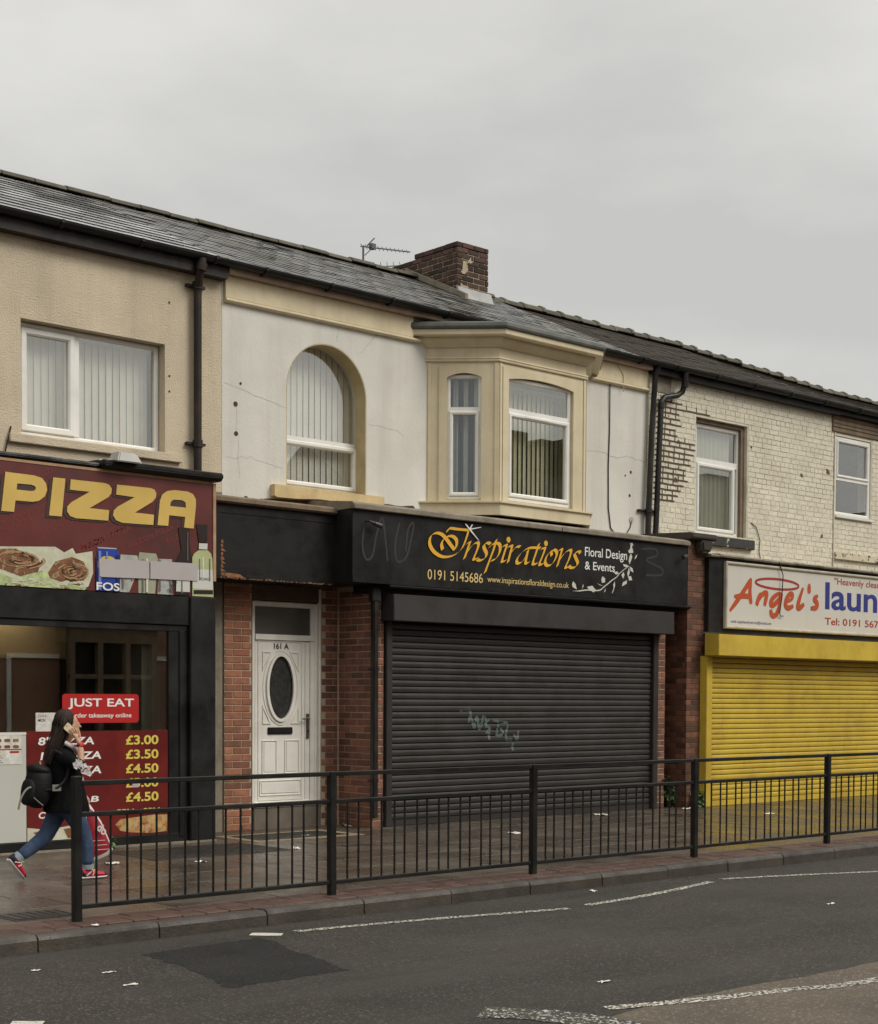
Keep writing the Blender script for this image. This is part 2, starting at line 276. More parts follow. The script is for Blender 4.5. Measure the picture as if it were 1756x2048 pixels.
# ------------------------------------------------------------------ materials
def mat(name, col, rough=0.7, var=0.18, vs=5.0, bump=0.0, bs=150.0, spec=0.4, dirt=None, streak=None, rndv=0.0, metal=0.0, rvar=0.0, rs=3.0, speck=None, vor=False, rndhue=None, island=0.0, bands=None):
    m = bpy.data.materials.new(name); m.use_nodes = True
    t = m.node_tree; b = t.nodes['Principled BSDF']; NN = t.nodes.new; LL = t.links.new
    b.inputs['Roughness'].default_value = rough
    b.inputs['Metallic'].default_value = metal
    b.inputs['Specular IOR Level'].default_value = spec
    g = NN('ShaderNodeNewGeometry'); pos = g.outputs['Position']
    def noise(sc, det=5.0, ro_=0.55, scale3=None):
        n = NN('ShaderNodeTexNoise'); n.inputs['Scale'].default_value = sc; n.inputs['Detail'].default_value = det; n.inputs['Roughness'].default_value = ro_
        if scale3:
            mp_ = NN('ShaderNodeMapping'); mp_.inputs['Scale'].default_value = scale3
            LL(pos, mp_.inputs['Vector']); LL(mp_.outputs['Vector'], n.inputs['Vector'])
        else: LL(pos, n.inputs['Vector'])
        return n.outputs['Fac']
    def rng(src, a, b_, lo, hi):
        r_ = NN('ShaderNodeMapRange'); LL(src, r_.inputs['Value'])
        for k_, v_ in zip(('From Min','From Max','To Min','To Max'), (a, b_, lo, hi)): r_.inputs[k_].default_value = v_
        return r_.outputs['Result']
    def mixc(fac, a, b_):
        x = NN('ShaderNodeMix'); x.data_type = 'RGBA'
        if hasattr(fac, 'is_linked') or not isinstance(fac, float): LL(fac, x.inputs[0])
        else: x.inputs[0].default_value = fac
        for s__, v_ in ((x.inputs[6], a), (x.inputs[7], b_)):
            if isinstance(v_, (tuple, list)): s__.default_value = (v_[0], v_[1], v_[2], 1)
            else: LL(v_, s__)
        return x.outputs[2]
    def scalec(c, f):
        x = NN('ShaderNodeVectorMath'); x.operation = 'SCALE'
        if isinstance(c, (tuple, list)): x.inputs[0].default_value = c[:3]
        else: LL(c, x.inputs[0])
        LL(f, x.inputs['Scale']); return x.outputs[0]
    base = tuple(col)
    if rndhue:
        oi0 = NN('ShaderNodeObjectInfo')
        w = NN('ShaderNodeTexWhiteNoise'); w.noise_dimensions = '1D'; LL(oi0.outputs['Random'], w.inputs['W'])
        base = mixc(w.outputs['Value'], base, tuple(rndhue))
    c = scalec(base, rng(noise(vs), 0.28, 0.72, 1.0-var, 1.0+var))
    if rndv:
        oi = NN('ShaderNodeObjectInfo')
        c = scalec(c, rng(oi.outputs['Random'], 0, 1, 1.0-rndv, 1.0+rndv))
    if island:                               # every loose piece of a joined mesh gets its own tone
        c = scalec(c, rng(g.outputs['Random Per Island'], 0, 1, 1.0-island, 1.0+island))
    if speck:                                # (colour, scale, threshold)
        c = mixc(rng(noise(speck[1], 2.0, 0.6), speck[2], speck[2]+0.05, 0, 1), c, speck[0])
    if dirt:                                 # (colour, amount, scale)
        c = mixc(rng(noise(dirt[2], 6.0, 0.65), 0.45, 0.75, 0.0, dirt[1]), c, dirt[0])
    if bands:                                # (colour, amount, xyz scale): long wear marks
        c = mixc(rng(noise(1.0, 4.0, 0.6, bands[2]), 0.46, 0.66, 0.0, bands[1]), c, bands[0])
    if streak:                               # (colour, amount, scale)
        c = mixc(rng(noise(1.0, 5.0, 0.6, (streak[2], streak[2], streak[2]*0.07)), 0.48, 0.78, 0.0, streak[1]), c, streak[0])
    LL(c, b.inputs['Base Color'])
    if rvar:
        rr_ = rng(noise(rs, 5.0, 0.6), 0.35, 0.65, max(0.03, rough-rvar), min(1.0, rough+rvar))
        if island:
            ad = NN('ShaderNodeMath'); ad.operation = 'ADD'; ad.use_clamp = True
            LL(rr_, ad.inputs[0]); LL(rng(g.outputs['Random Per Island'], 0, 1, -island*0.6, island*0.4), ad.inputs[1]); rr_ = ad.outputs[0]
        LL(rr_, b.inputs['Roughness'])
    if bump:
        bp = NN('ShaderNodeBump'); bp.inputs['Strength'].default_value = min(1.0, bump); bp.inputs['Distance'].default_value = 0.006*max(1.0, bump)
        if vor:
            v_ = NN('ShaderNodeTexVoronoi'); v_.inputs['Scale'].default_value = bs; LL(pos, v_.inputs['Vector']); h = v_.outputs['Distance']
        else: h = noise(bs, 4.0, 0.6)
        LL(h, bp.inputs['Height']); LL(bp.outputs['Normal'], b.inputs['Normal'])
    return m

def glass_mat(name, tint=(0.82, 0.85, 0.83), refl=0.07, rough=0.0):
    m = bpy.data.materials.new(name); m.use_nodes = True
    t = m.node_tree; t.nodes.clear(); NN = t.nodes.new; LL = t.links.new
    o = NN('ShaderNodeOutputMaterial'); mi = NN('ShaderNodeMixShader'); tr = NN('ShaderNodeBsdfTransparent'); gl = NN('ShaderNodeBsdfGlossy')
    tr.inputs['Color'].default_value = (*tint, 1); gl.inputs['Roughness'].default_value = rough
    gl.inputs['Color'].default_value = (0.95, 0.96, 0.95, 1)
    lw = NN('ShaderNodeLayerWeight'); lw.inputs['Blend'].default_value = 0.5
    pw = NN('ShaderNodeMath'); pw.operation = 'POWER'; pw.inputs[1].default_value = 4.0
    ma = NN('ShaderNodeMath'); ma.operation = 'MULTIPLY_ADD'; ma.inputs[1].default_value = 1.0-refl; ma.inputs[2].default_value = refl
    LL(lw.outputs['Facing'], pw.inputs[0]); LL(pw.outputs[0], ma.inputs[0]); LL(ma.outputs[0], mi.inputs[0])
    LL(tr.outputs[0], mi.inputs[1]); LL(gl.outputs[0], mi.inputs[2]); LL(mi.outputs[0], o.inputs['Surface'])
    return m

GRIME = (0.05, 0.042, 0.03)
m_peb = mat('cream_pebbledash', (0.62, 0.525, 0.385), 0.9, 0.10, 1.6, 2.4, 55, dirt=((0.36, 0.29, 0.19), 0.30, 1.3), streak=((0.22, 0.18, 0.125), 0.34, 2.4))
m_render = mat('white_render', (0.655, 0.635, 0.575), 0.85, 0.07, 1.4, 0.5, 26, dirt=((0.44, 0.42, 0.36), 0.38, 1.1), streak=((0.33, 0.305, 0.25), 0.38, 2.6))
m_cream = mat('cream_gloss_paint', (0.65, 0.565, 0.385), 0.55, 0.06, 3.0, 0.25, 40, dirt=((0.42, 0.31, 0.16), 0.35, 2.3), streak=((0.30, 0.22, 0.12), 0.25, 5.0))
m_cream_wood = mat('cracked_cream_board', (0.66, 0.57, 0.385), 0.6, 0.07, 3.0, 0.5, 18, dirt=((0.40, 0.29, 0.15), 0.35, 3.2), streak=((0.25, 0.18, 0.10), 0.15, 7.0))
m_pinkwood = mat('faded_pink_board', (0.42, 0.32, 0.25), 0.7, 0.15, 5, 0.2, 40, dirt=((0.16, 0.10, 0.07), 0.6, 3.0))
m_reveal = mat('ochre_reveal_paint', (0.50, 0.40, 0.22), 0.7, 0.10, 4, 0.2, 30, dirt=(GRIME, 0.3, 3))
m_sill = mat('ochre_sill_paint', (0.62, 0.47, 0.24), 0.6, 0.10, 4, 0.3, 30, dirt=((0.22, 0.14, 0.07), 0.5, 3.5))
m_black = mat('black_paint', (0.010, 0.010, 0.0095), 0.45, 0.3, 4, 0.15, 60, spec=0.28, dirt=((0.030, 0.028, 0.025), 0.6, 2.0), rvar=0.15)
m_blackwood = mat('worn_black_board', (0.010, 0.0095, 0.0088), 0.48, 0.3, 3, 0.25, 25, spec=0.25, dirt=((0.028, 0.024, 0.02), 0.5, 2.5), rvar=0.15)
m_sign = mat('black_sign_panel', (0.011, 0.011, 0.0105), 0.42, 0.2, 2.5, 0.06, 30, spec=0.28, dirt=((0.032, 0.032, 0.029), 0.45, 1.2), streak=((0.045, 0.045, 0.04), 0.35, 4.0), rvar=0.12)
m_steel = mat('dark_brown_steel', (0.030, 0.0275, 0.025), 0.5, 0.12, 2.0, 0.08, 40, streak=((0.025, 0.022, 0.02), 0.6, 9.0), rvar=0.1)
m_slat = mat('dark_shutter_steel', (0.034, 0.031, 0.028), 0.42, 0.15, 1.5, 0.06, 50, dirt=((0.03, 0.026, 0.022), 0.5, 1.6), rvar=0.12)
m_yel = mat('yellow_shutter_paint', (0.57, 0.405, 0.045), 0.5, 0.08, 2.0, 0.08, 40, dirt=((0.34, 0.21, 0.03), 0.7, 1.7), streak=((0.30, 0.20, 0.03), 0.2, 6.0), rvar=0.1)
m_brick = mat('red_brick', (0.275, 0.115, 0.072), 0.85, 0.2, 9, 0.6, 70, rndv=0.28, rndhue=(0.15, 0.072, 0.055), dirt=((0.07, 0.04, 0.03), 0.5, 6))
m_brick_or = mat('orange_red_brick', (0.38, 0.155, 0.085), 0.85, 0.2, 9, 0.6, 70, rndv=0.22, rndhue=(0.23, 0.10, 0.065), dirt=((0.12, 0.06, 0.04), 0.5, 6))
m_brick_br = mat('brown_glazed_brick', (0.115, 0.052, 0.032), 0.6, 0.2, 9, 0.4, 60, rndv=0.45, rndhue=(0.16, 0.065, 0.036), dirt=((0.05, 0.03, 0.02), 0.5, 5))
m_brick_ch = mat('sooty_chimney_brick', (0.048, 0.031, 0.025), 0.9, 0.25, 9, 0.7, 60, rndv=0.45, rndhue=(0.085, 0.046, 0.033), dirt=((0.03, 0.022, 0.018), 0.7, 3))
m_brick_pt = mat('cream_painted_brick', (0.69, 0.645, 0.52), 0.8, 0.09, 4, 2.0, 26, rndv=0.06, dirt=((0.47, 0.41, 0.30), 0.45, 1.6), speck=((0.17, 0.11, 0.07), 10.0, 0.70))
m_mortar = mat('pale_mortar', (0.44, 0.36, 0.25), 0.95, 0.2, 8, 0.5, 120, dirt=((0.15, 0.12, 0.085), 0.5, 4))
m_mortar_dk = mat('dark_mortar', (0.10, 0.068, 0.045), 0.95, 0.25, 8, 0.5, 120)
m_mortar_pt = mat('painted_mortar', (0.66, 0.61, 0.485), 0.9, 0.10, 6, 0.6, 90, dirt=((0.26, 0.21, 0.14), 0.8, 1.1))
m_slate_wet = mat('wet_slate', (0.060, 0.058, 0.050), 0.46, 0.5, 7, 0.5, 40, spec=0.8, dirt=((0.080, 0.072, 0.036), 0.7, 0.9), rvar=0.36, rs=1.0, island=0.45)
m_tile_wet = mat('wet_concrete_tile', (0.40, 0.40, 0.395), 0.13, 0.2, 3, 0.05, 40, spec=1.0, dirt=((0.13, 0.12, 0.075), 0.6, 0.8), rvar=0.10, rs=0.8, island=0.12)
m_tile_edge = mat('tile_edge_shade', (0.022, 0.021, 0.017), 0.95, 0.3, 8, spec=0.1)  # edge colour darkened to paint in the shade lines between rows
m_slate_dry = mat('dull_slate', (0.048, 0.041, 0.033), 0.92, 0.4, 5, 0.8, 40, spec=0.12, dirt=((0.075, 0.066, 0.045), 0.6, 1.5), rvar=0.06)
m_ridge = mat('ridge_clay', (0.085, 0.075, 0.056), 0.8, 0.3, 5, 0.5, 50, rndv=0.25, dirt=((0.11, 0.105, 0.05), 0.6, 3))
m_lead = mat('lead_flashing', (0.32, 0.32, 0.31), 0.55, 0.2, 5, 0.2, 30)
m_feltgrey = mat('grey_green_lead', (0.085, 0.09, 0.078), 0.55, 0.25, 4, 0.3, 30, streak=((0.17, 0.16, 0.12), 0.6, 6))
m_upvc = mat('white_upvc', (0.80, 0.79, 0.745), 0.35, 0.04, 4, 0.0, 40, dirt=((0.42, 0.38, 0.30), 0.25, 3.0))
m_upvc_door = mat('white_door_panel', (0.80, 0.775, 0.71), 0.4, 0.04, 3, 0.0, 40, dirt=((0.36, 0.31, 0.23), 0.3, 2.2), streak=((0.32, 0.27, 0.2), 0.3, 4))
m_blind = mat('blind_fabric', (0.84, 0.83, 0.765), 0.9, 0.05, 6, 0.1, 300, rndv=0.06)
m_blind_g = mat('olive_blind_fabric', (0.72, 0.71, 0.50), 0.9, 0.08, 6, 0.1, 300, rndv=0.08)
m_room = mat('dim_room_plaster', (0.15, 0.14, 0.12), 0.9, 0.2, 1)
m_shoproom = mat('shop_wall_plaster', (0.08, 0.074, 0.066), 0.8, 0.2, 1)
m_glass = glass_mat('window_glass', (0.955, 0.955, 0.94), 0.18)
m_glass_clear = glass_mat('clear_bay_glass', (0.88, 0.90, 0.90), 0.07)
m_shopglass = glass_mat('shop_glass', (0.86, 0.86, 0.82), 0.15)
m_obscure = mat('obscured_glass', (0.035, 0.036, 0.034), 0.22, 0.3, 14, 0.3, 45, spec=0.6, speck=((0.10, 0.11, 0.10), 30, 0.66))
m_smoke = mat('grey_film_glass', (0.085, 0.082, 0.075), 0.16, 0.1, 4, 0.0, 40, spec=0.5)
m_pipe = mat('black_cast_pipe', (0.012, 0.011, 0.0105), 0.42, 0.3, 6, 0.15, 60, dirt=((0.07, 0.045, 0.028), 0.4, 5), rvar=0.1)
m_pipe_br = mat('brown_black_pipe', (0.017, 0.0135, 0.0115), 0.5, 0.3, 6, 0.15, 60, spec=0.3, dirt=((0.09, 0.055, 0.033), 0.5, 4))
m_gutter = mat('black_gutter', (0.009, 0.009, 0.0085), 0.5, 0.25, 5, 0.1, 60, spec=0.25, dirt=((0.03, 0.027, 0.022), 0.5, 4))
m_rail = mat('black_rail_paint', (0.010, 0.0105, 0.0098), 0.42, 0.3, 8, 0.15, 80, spec=0.3, dirt=((0.045, 0.04, 0.03), 0.4, 5), rvar=0.1)
m_slab = mat('wet_paving', (0.082, 0.063, 0.046), 0.30, 0.25, 2.2, 0.35, 90, spec=0.55, rndv=0.20, dirt=((0.036, 0.028, 0.022), 0.7, 1.1), rvar=0.20, rs=1.4, speck=((0.15, 0.125, 0.10), 50, 0.62))
m_pavebase = mat('paving_joint', (0.018, 0.014, 0.011), 0.9, 0.3, 8)
m_block = mat('red_block_paving', (0.085, 0.045, 0.033), 0.55, 0.2, 5, 0.4, 90, rndv=0.25, rvar=0.15, dirt=((0.06, 0.04, 0.03), 0.5, 3))
m_kerb = mat('kerb_concrete', (0.062, 0.052, 0.042), 0.55, 0.3, 5, 0.9, 40, rndv=0.12, dirt=((0.024, 0.02, 0.017), 0.85, 3.0), rvar=0.15)
m_asph = mat('damp_asphalt', (0.037, 0.0315, 0.0265), 0.68, 0.25, 1.6, 2.2, 60, spec=0.22, dirt=((0.021, 0.019, 0.0175), 0.8, 0.55), bands=((0.058, 0.051, 0.044), 0.6, (0.22, 1.5, 1.0)), speck=((0.105, 0.095, 0.082), 55, 0.575), rvar=0.15, rs=0.8)
m_asph_dk = mat('fresh_asphalt_patch', (0.0185, 0.0175, 0.0165), 0.75, 0.25, 2, 1.6, 60, spec=0.18, speck=((0.045, 0.042, 0.037), 55, 0.60))
m_buff = mat('buff_road_surface', (0.098, 0.078, 0.055), 0.65, 0.2, 2, 0.9, 130, spec=0.3, speck=((0.21, 0.175, 0.13), 55, 0.58), dirt=((0.055, 0.045, 0.034), 0.7, 1.2))
def worn_paint(name, wear=0.5, sc=38.0):
    return mat(name, (0.54, 0.51, 0.43), 0.6, 0.2, 3, 0.8, 130, spec=0.3, speck=((0.045, 0.04, 0.035), sc, wear))
m_line = worn_paint('worn_road_paint', 0.46, 42); m_line_faint = worn_paint('faint_road_paint', 0.385, 46); m_line_new = worn_paint('road_paint', 0.64, 26)
m_white = mat('white_plastic', (0.70, 0.68, 0.62), 0.4, 0.05)
m_paper = mat('wet_white_paper', (0.66, 0.64, 0.58), 0.7, 0.2, 20, dirt=((0.30, 0.26, 0.20), 0.5, 12))
m_conc = mat('ochre_concrete', (0.24, 0.185, 0.115), 0.8, 0.2, 4, 0.5, 60)
m_step = mat('grimy_concrete', (0.14, 0.115, 0.09), 0.8, 0.25, 4, 0.5, 60)
m_iron = mat('cast_iron_cover', (0.042, 0.037, 0.032), 0.45, 0.3, 10, 0.6, 60, rvar=0.15)
m_gold = mat('gold_lettering', (0.75, 0.40, 0.035), 0.45, 0.04)
m_goldtxt = mat('pale_gold_lettering', (0.72, 0.52, 0.20), 0.5, 0.03)
m_wtxt = mat('white_lettering', (0.78, 0.78, 0.74), 0.5, 0.02)
m_leafprint = mat('pale_leaf_print', (0.56, 0.56, 0.48), 0.5, 0.05)
m_scrib = mat('grey_scribble', (0.030, 0.030, 0.028), 0.5, 0.3, 20)
m_pizgold = mat('ochre_pizza_letter', (0.62, 0.42, 0.105), 0.5, 0.10, 2.2)
m_shadowprint = mat('letter_outline_print', (0.055, 0.03, 0.027), 0.5, 0.05)
m_pizred = mat('maroon_sign_print', (0.125, 0.030, 0.027), 0.35, 0.25, 2.0, dirt=((0.06, 0.030, 0.026), 0.8, 1.2))
m_faintred = mat('faint_red_print', (0.175, 0.032, 0.028), 0.4, 0.05)
m_menured = mat('menu_board_print', (0.13, 0.014, 0.013), 0.3, 0.2, 2.0, dirt=((0.24, 0.03, 0.018), 0.6, 2.5))
m_jered = mat('sticker_red', (0.44, 0.022, 0.022), 0.35, 0.03)
m_menuyel = mat('menu_yellow', (0.66, 0.56, 0.10), 0.5, 0.05)
m_wrap = mat('wrap_print', (0.56, 0.56, 0.42), 0.5, 0.15, 9, dirt=((0.35, 0.30, 0.18), 0.5, 8))
m_meat = mat('meat_print', (0.20, 0.085, 0.035), 0.5, 0.4, 16, speck=((0.50, 0.33, 0.17), 14, 0.55), dirt=((0.05, 0.02, 0.01), 0.9, 14))
m_salad = mat('salad_print', (0.44, 0.50, 0.24), 0.5, 0.35, 16, speck=((0.16, 0.07, 0.03), 12, 0.62))
m_pizprint = mat('pizza_print', (0.42, 0.24, 0.08), 0.5, 0.4, 18, speck=((0.32, 0.04, 0.02), 14, 0.57), dirt=((0.55, 0.48, 0.26), 0.9, 11))
m_bluecan = mat('blue_can_print', (0.02, 0.05, 0.30), 0.35, 0.25, 6)
m_yelring = mat('yellow_ring_print', (0.62, 0.45, 0.06), 0.4, 0.05)
m_silver = mat('silver_can_print', (0.42, 0.43, 0.39), 0.4, 0.25, 10)
m_olivecan = mat('olive_can_print', (0.33, 0.34, 0.24), 0.4, 0.2, 8)
m_darkbot = mat('dark_bottle_print', (0.028, 0.018, 0.017), 0.35, 0.2)
m_greenbot = mat('green_bottle_print', (0.42, 0.45, 0.23), 0.4, 0.12, 6)
m_palelabel = mat('pale_label_print', (0.58, 0.58, 0.53), 0.5, 0.05)
m_greytape = mat('grey_sticker', (0.44, 0.40, 0.39), 0.5, 0.05, 3)
m_angred = mat('orange_red_lettering', (0.46, 0.075, 0.02), 0.5, 0.03)
m_dkred = mat('dark_red_lettering', (0.33, 0.035, 0.022), 0.5, 0.03)
m_blue = mat('navy_lettering', (0.025, 0.035, 0.20), 0.5, 0.03)
m_lsign = mat('cream_white_sign', (0.60, 0.575, 0.51), 0.4, 0.03, 1.5, streak=((0.42, 0.39, 0.33), 0.2, 3))
m_lframe = mat('sign_frame', (0.46, 0.42, 0.33), 0.5, 0.1, 5, dirt=((0.2, 0.17, 0.12), 0.4, 4))
m_wood = mat('weathered_grey_wood', (0.185, 0.135, 0.088), 0.8, 0.3, 4, 0.6, 30, streak=((0.07, 0.05, 0.035), 0.6, 6))
m_rawwood = mat('raw_wood', (0.40, 0.24, 0.135), 0.7, 0.2, 8)
m_peel = mat('peeled_orange_timber', (0.24, 0.105, 0.05), 0.8, 0.4, 14)
m_timber = mat('weathered_trim', (0.235, 0.20, 0.15), 0.75, 0.25, 5, 0.4, 30, dirt=(GRIME, 0.5, 4), streak=(GRIME, 0.4, 7))
m_darkstone = mat('dark_stone', (0.060, 0.050, 0.040), 0.75, 0.3, 5, 0.5, 40)
m_peelsill = mat('flaking_dark_sill', (0.040, 0.040, 0.034), 0.7, 0.2, 8, 0.5, 40, speck=((0.45, 0.40, 0.28), 7, 0.58))
m_crack = mat('crack_line', (0.38, 0.36, 0.305), 0.9, 0.2)
m_hole = mat('rusty_hole', (0.07, 0.045, 0.03), 0.9, 0.3, 30)
m_leaf = mat('weed_leaf', (0.090, 0.135, 0.055), 0.45, 0.3, 20, rndv=0.4)
m_alu = mat('aluminium', (0.40, 0.40, 0.38), 0.4, 0.1, metal=0.8)
m_aerial = mat('aerial_metal', (0.10, 0.10, 0.095), 0.5, 0.2)
m_hood = mat('steel_hood', (0.42, 0.36, 0.24), 0.35, 0.15, 2, metal=0.3)
m_fridge = mat('pale_fridge_panel', (0.52, 0.515, 0.46), 0.4, 0.04, 2)
m_mint = mat('mint_spray', (0.085, 0.115, 0.104), 0.6, 0.4, 22)
m_chrome = mat('handle_metal', (0.32, 0.30, 0.27), 0.3, 0.1, metal=0.9)
m_num = mat('black_numeral', (0.02, 0.02, 0.02), 0.5, 0.0)
m_flood = mat('grey_lamp_housing', (0.36, 0.35, 0.32), 0.5, 0.08)

# ------------------------------------------------------------------ building-kit functions
def bricks(parent, me, L_, p0, axis, length, z0, z1, course=0.0812, bond='stretcher', limit=None, holes=(), jitter=0.0015, stuff_mat=None, H=None, proud=0.0, offs=0.0):
    """lays bricks one by one on a face; returns how many were laid as objects"""
    n = 0; gap = 0.011; rows = int((z1-z0)/course+0.5)
    rest = MB()
    for r in range(rows):
        z = z0 + r*course
        header = bond == 'garden' and r % 4 == 3
        l = L_*0.5 if header else L_
        x = -(l*0.5 if (r % 2 or header) else 0.0) + offs
        if bond == 'garden' and r % 4 == 2: x -= l*0.25
        while x < length-0.02:
            a, b = max(0.0, x), min(length, x+l)
            x += l
            if b-a < 0.03: continue
            segs = [(a, b)]
            for hx0, hx1, hz0, hz1 in [(h_[0]-p0[0], h_[1]-p0[0], h_[2], h_[3]) for h_ in holes]:
                if z+course*0.5 > hz0 and z+course*0.5 < hz1:
                    ns = []
                    for s0, s1 in segs:
                        if s1 <= hx0 or s0 >= hx1: ns.append((s0, s1))
                        else:
                            if s0 < hx0-0.03: ns.append((s0, hx0))
                            if s1 > hx1+0.03: ns.append((hx1, s1))
                    segs = ns
            for s0, s1 in segs:
                if s1-s0 < 0.03: continue
                k = (s1-s0-gap)/(L_-gap)
                j = rnd.uniform(-jitter, jitter)
                if limit is not None and n >= limit:
                    hh = course-gap
                    if axis == 'x': rest.box(p0[0]+s0+gap/2, p0[0]+s1-gap/2, p0[1]-proud+j, p0[1]+0.03, z+gap/2, z+gap/2+hh)
                    continue
                if axis == 'x': loc, rz = (p0[0]+s0+gap/2, p0[1]+j, z+gap/2), 0.0
                elif axis == '-x': loc, rz = (p0[0]+j, p0[1]-s0-gap/2, z+gap/2), -math.pi/2
                link_mesh('brick', me, parent, loc, rz, (k, 1, 1 + rnd.uniform(-0.02, 0.02)))
                n += 1
    if rest.v:
        rest.build('brickwork', stuff_mat, parent, bevel=0.0, kind='stuff')
    return n
def brick_me(mat_, L_=0.24, course=0.0812, depth=0.035, proud=0.007, bevel=0.004):
    return MB().box(0, L_-0.011, -proud, depth, 0, course-0.011).mesh('brick', mat_, bevel, 1)

def slate_roof(parent, x0, x1, w, gauge, th_, mt, ey=-0.16, ez=6.470, hr=8.09, jit=0.004, gapx=0.006, name='slates', edge=None):
    hf = hr if callable(hr) else (lambda x_: hr)
    h0 = hf(x0); slope = math.atan2(h0-ez, 3.56); s_len = math.hypot(h0-ez, 3.56); mb = MB(); cs, sn = math.cos(slope), math.sin(slope)
    rows = int(s_len/gauge)
    for r in range(rows):
        s0, s1 = r*gauge-0.02, (r+1)*gauge+0.05
        x = x0 - (w/2 if r % 2 else 0)
        while x < x1-0.01:
            a, b = max(x, x0)+gapx/2, min(x+w, x1)-gapx/2
            x += w
            if b-a < 0.03: continue
            h = rnd.uniform(-jit, jit); ds = rnd.uniform(-jit, jit)*2; t = th_
            def P(u, s, hh): return (u, ey+s*cs-hh*sn, ez+s*sn*(hf(u)-ez)/(h0-ez)+hh*cs)
            lo = 0.005 + t + h; hi = 0.004 + h*0.3
            mb.add([P(a, s0+ds, lo), P(b, s0+ds, lo+rnd.uniform(-jit, jit)*.5), P(b, s1, hi), P(a, s1, hi), P(a, s0+ds, lo-t), P(b, s0+ds, lo-t)],
                   [(0,1,2,3), (4,5,1,0), (5,2,1), (4,0,3)])
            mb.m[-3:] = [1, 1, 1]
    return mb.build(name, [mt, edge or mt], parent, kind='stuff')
def roof_solid(parent, x0, x1, mt, hr=8.09, name='roof'):
    return MB().prismx([(-0.14, 6.44), (-0.14, 6.470), (3.40, hr-0.012), (6.95, 6.475), (6.95, 6.44)], x0, x1).build(name, mt, parent)

def gutter(parent, x0, x1, y=-0.20, z=6.475, r=0.06, mt=None):
    mb = MB(); n = 9
    ring = [(y+r*math.cos(math.pi+math.pi*i/(n-1)), z+r*math.sin(math.pi+math.pi*i/(n-1))) for i in range(n)]
    inner = [(y+(r-0.008)*math.cos(math.pi+math.pi*i/(n-1)), z+(r-0.008)*math.sin(math.pi+math.pi*i/(n-1))) for i in range(n)][::-1]
    mb.prismx(ring+inner, x0, x1)
    x = x0+0.4
    while x < x1:
        mb.prismx([(y-r-0.012, z+0.004), (y-r-0.012, z-0.03), (y-0.02, z-r-0.014), (y+r+0.03, z-r-0.01), (y+r+0.03, z+0.004), (y+r, z), (y, z-r+0.002), (y-r, z)], x, x+0.035)
        x += 0.95
    return mb.build('gutter', mt or m_gutter, parent, smooth=False)

def frame_mesh(mb, x0, x1, z0, z1, fw, y0, y1):
    """rectangular frame ring, mitred"""
    o = [(x0, z0), (x1, z0), (x1, z1), (x0, z1)]; i = [(x0+fw, z0+fw), (x1-fw, z0+fw), (x1-fw, z1-fw), (x0+fw, z1-fw)]
    c = 0.012
    for k in range(4):
        k2 = (k+1) % 4
        a, b, d, e = o[k], o[k2], i[k2], i[k]
        def lerp(p, q, t): return (p[0]+(q[0]-p[0])*t, p[1]+(q[1]-p[1])*t)
        t = c/fw
        a2, b2 = lerp(a, e, t), lerp(b, d, t); d2, e2 = lerp(d, b, t*1.4), lerp(e, a, t*1.4)
        # outer edge, chamfers, face, inner face, back
        vs = [(a[0], y0+c, a[1]), (b[0], y0+c, b[1]), (a2[0], y0, a2[1]), (b2[0], y0, b2[1]), (e2[0], y0, e2[1]), (d2[0], y0, d2[1]), (e[0], y0+c*1.3, e[1]), (d[0], y0+c*1.3, d[1]),
              (e[0], y1, e[1]), (d[0], y1, d[1]), (a[0], y1, a[1]), (b[0], y1, b[1])]
        mb.add(vs, [(0,1,3,2), (2,3,5,4), (4,5,7,6), (6,7,9,8), (8,9,11,10), (10,11,1,0)])
def window(parent, name, x0, x1, z0, z1, fw=0.06, y=0.1, bars=(), sashes=(), panes=(), xf=None, label=None, mt=None, depth=0.06, gm=None, pane_mats=None):
    mb = MB(xf); frame_mesh(mb, x0, x1, z0, z1, fw, y, y+depth)
    for b in bars: mb.box(b[0], b[1], y+0.004, y+depth-0.004, b[2], b[3])
    for s in sashes: frame_mesh(mb, s[0], s[1], s[2], s[3], s[4] if len(s) > 4 else 0.05, y-0.018, y+depth-0.01)
    o = mb.build(name, mt or m_upvc, parent, label=label)
    for k, p in enumerate(panes):
        g = (pane_mats[k] if pane_mats else None) or gm or m_glass
        MB(xf).box(p[0], p[1], y+0.022, y+0.028, p[2], p[3]).build('pane', g, o)
    return o
def blind(parent, x0, x1, z0, z1, y, mt, ang=24, pitch=0.086, w=0.089, xf=None):
    head = MB(xf).box(x0, x1, y-0.02, y+0.02, z1, z1+0.03).build('vertical_blind', m_upvc, parent)
    n = int((x1-x0)/pitch)
    for i in range(n):
        a = R(ang+rnd.uniform(-4, 4)); cx = x0+pitch*(i+0.5); dx, dy = math.cos(a)*w/2, math.sin(a)*w/2
        mb = MB(xf); k = 4; vs = []
        for j in range(k+1):
            t = -1+2*j/k; bow = 0.006*(1-t*t)
            for zz in (z0+rnd.uniform(-.004, .004), z1): vs.append((cx+dx*t, y+dy*t+bow, zz))
        b = len(vs)
        vs += [(v_[0], v_[1]+0.0012, v_[2]) for v_ in vs]
        fs = [(2*j, 2*j+2, 2*j+3, 2*j+1) for j in range(k)] + [(b+2*j, b+2*j+1, b+2*j+3, b+2*j+2) for j in range(k)]
        fs += [(0, 1, b+1, b), (2*k, b+2*k, b+2*k+1, 2*k+1)]
        mb.add(vs, fs)
        mb.build('slat', mt, head)
    return head
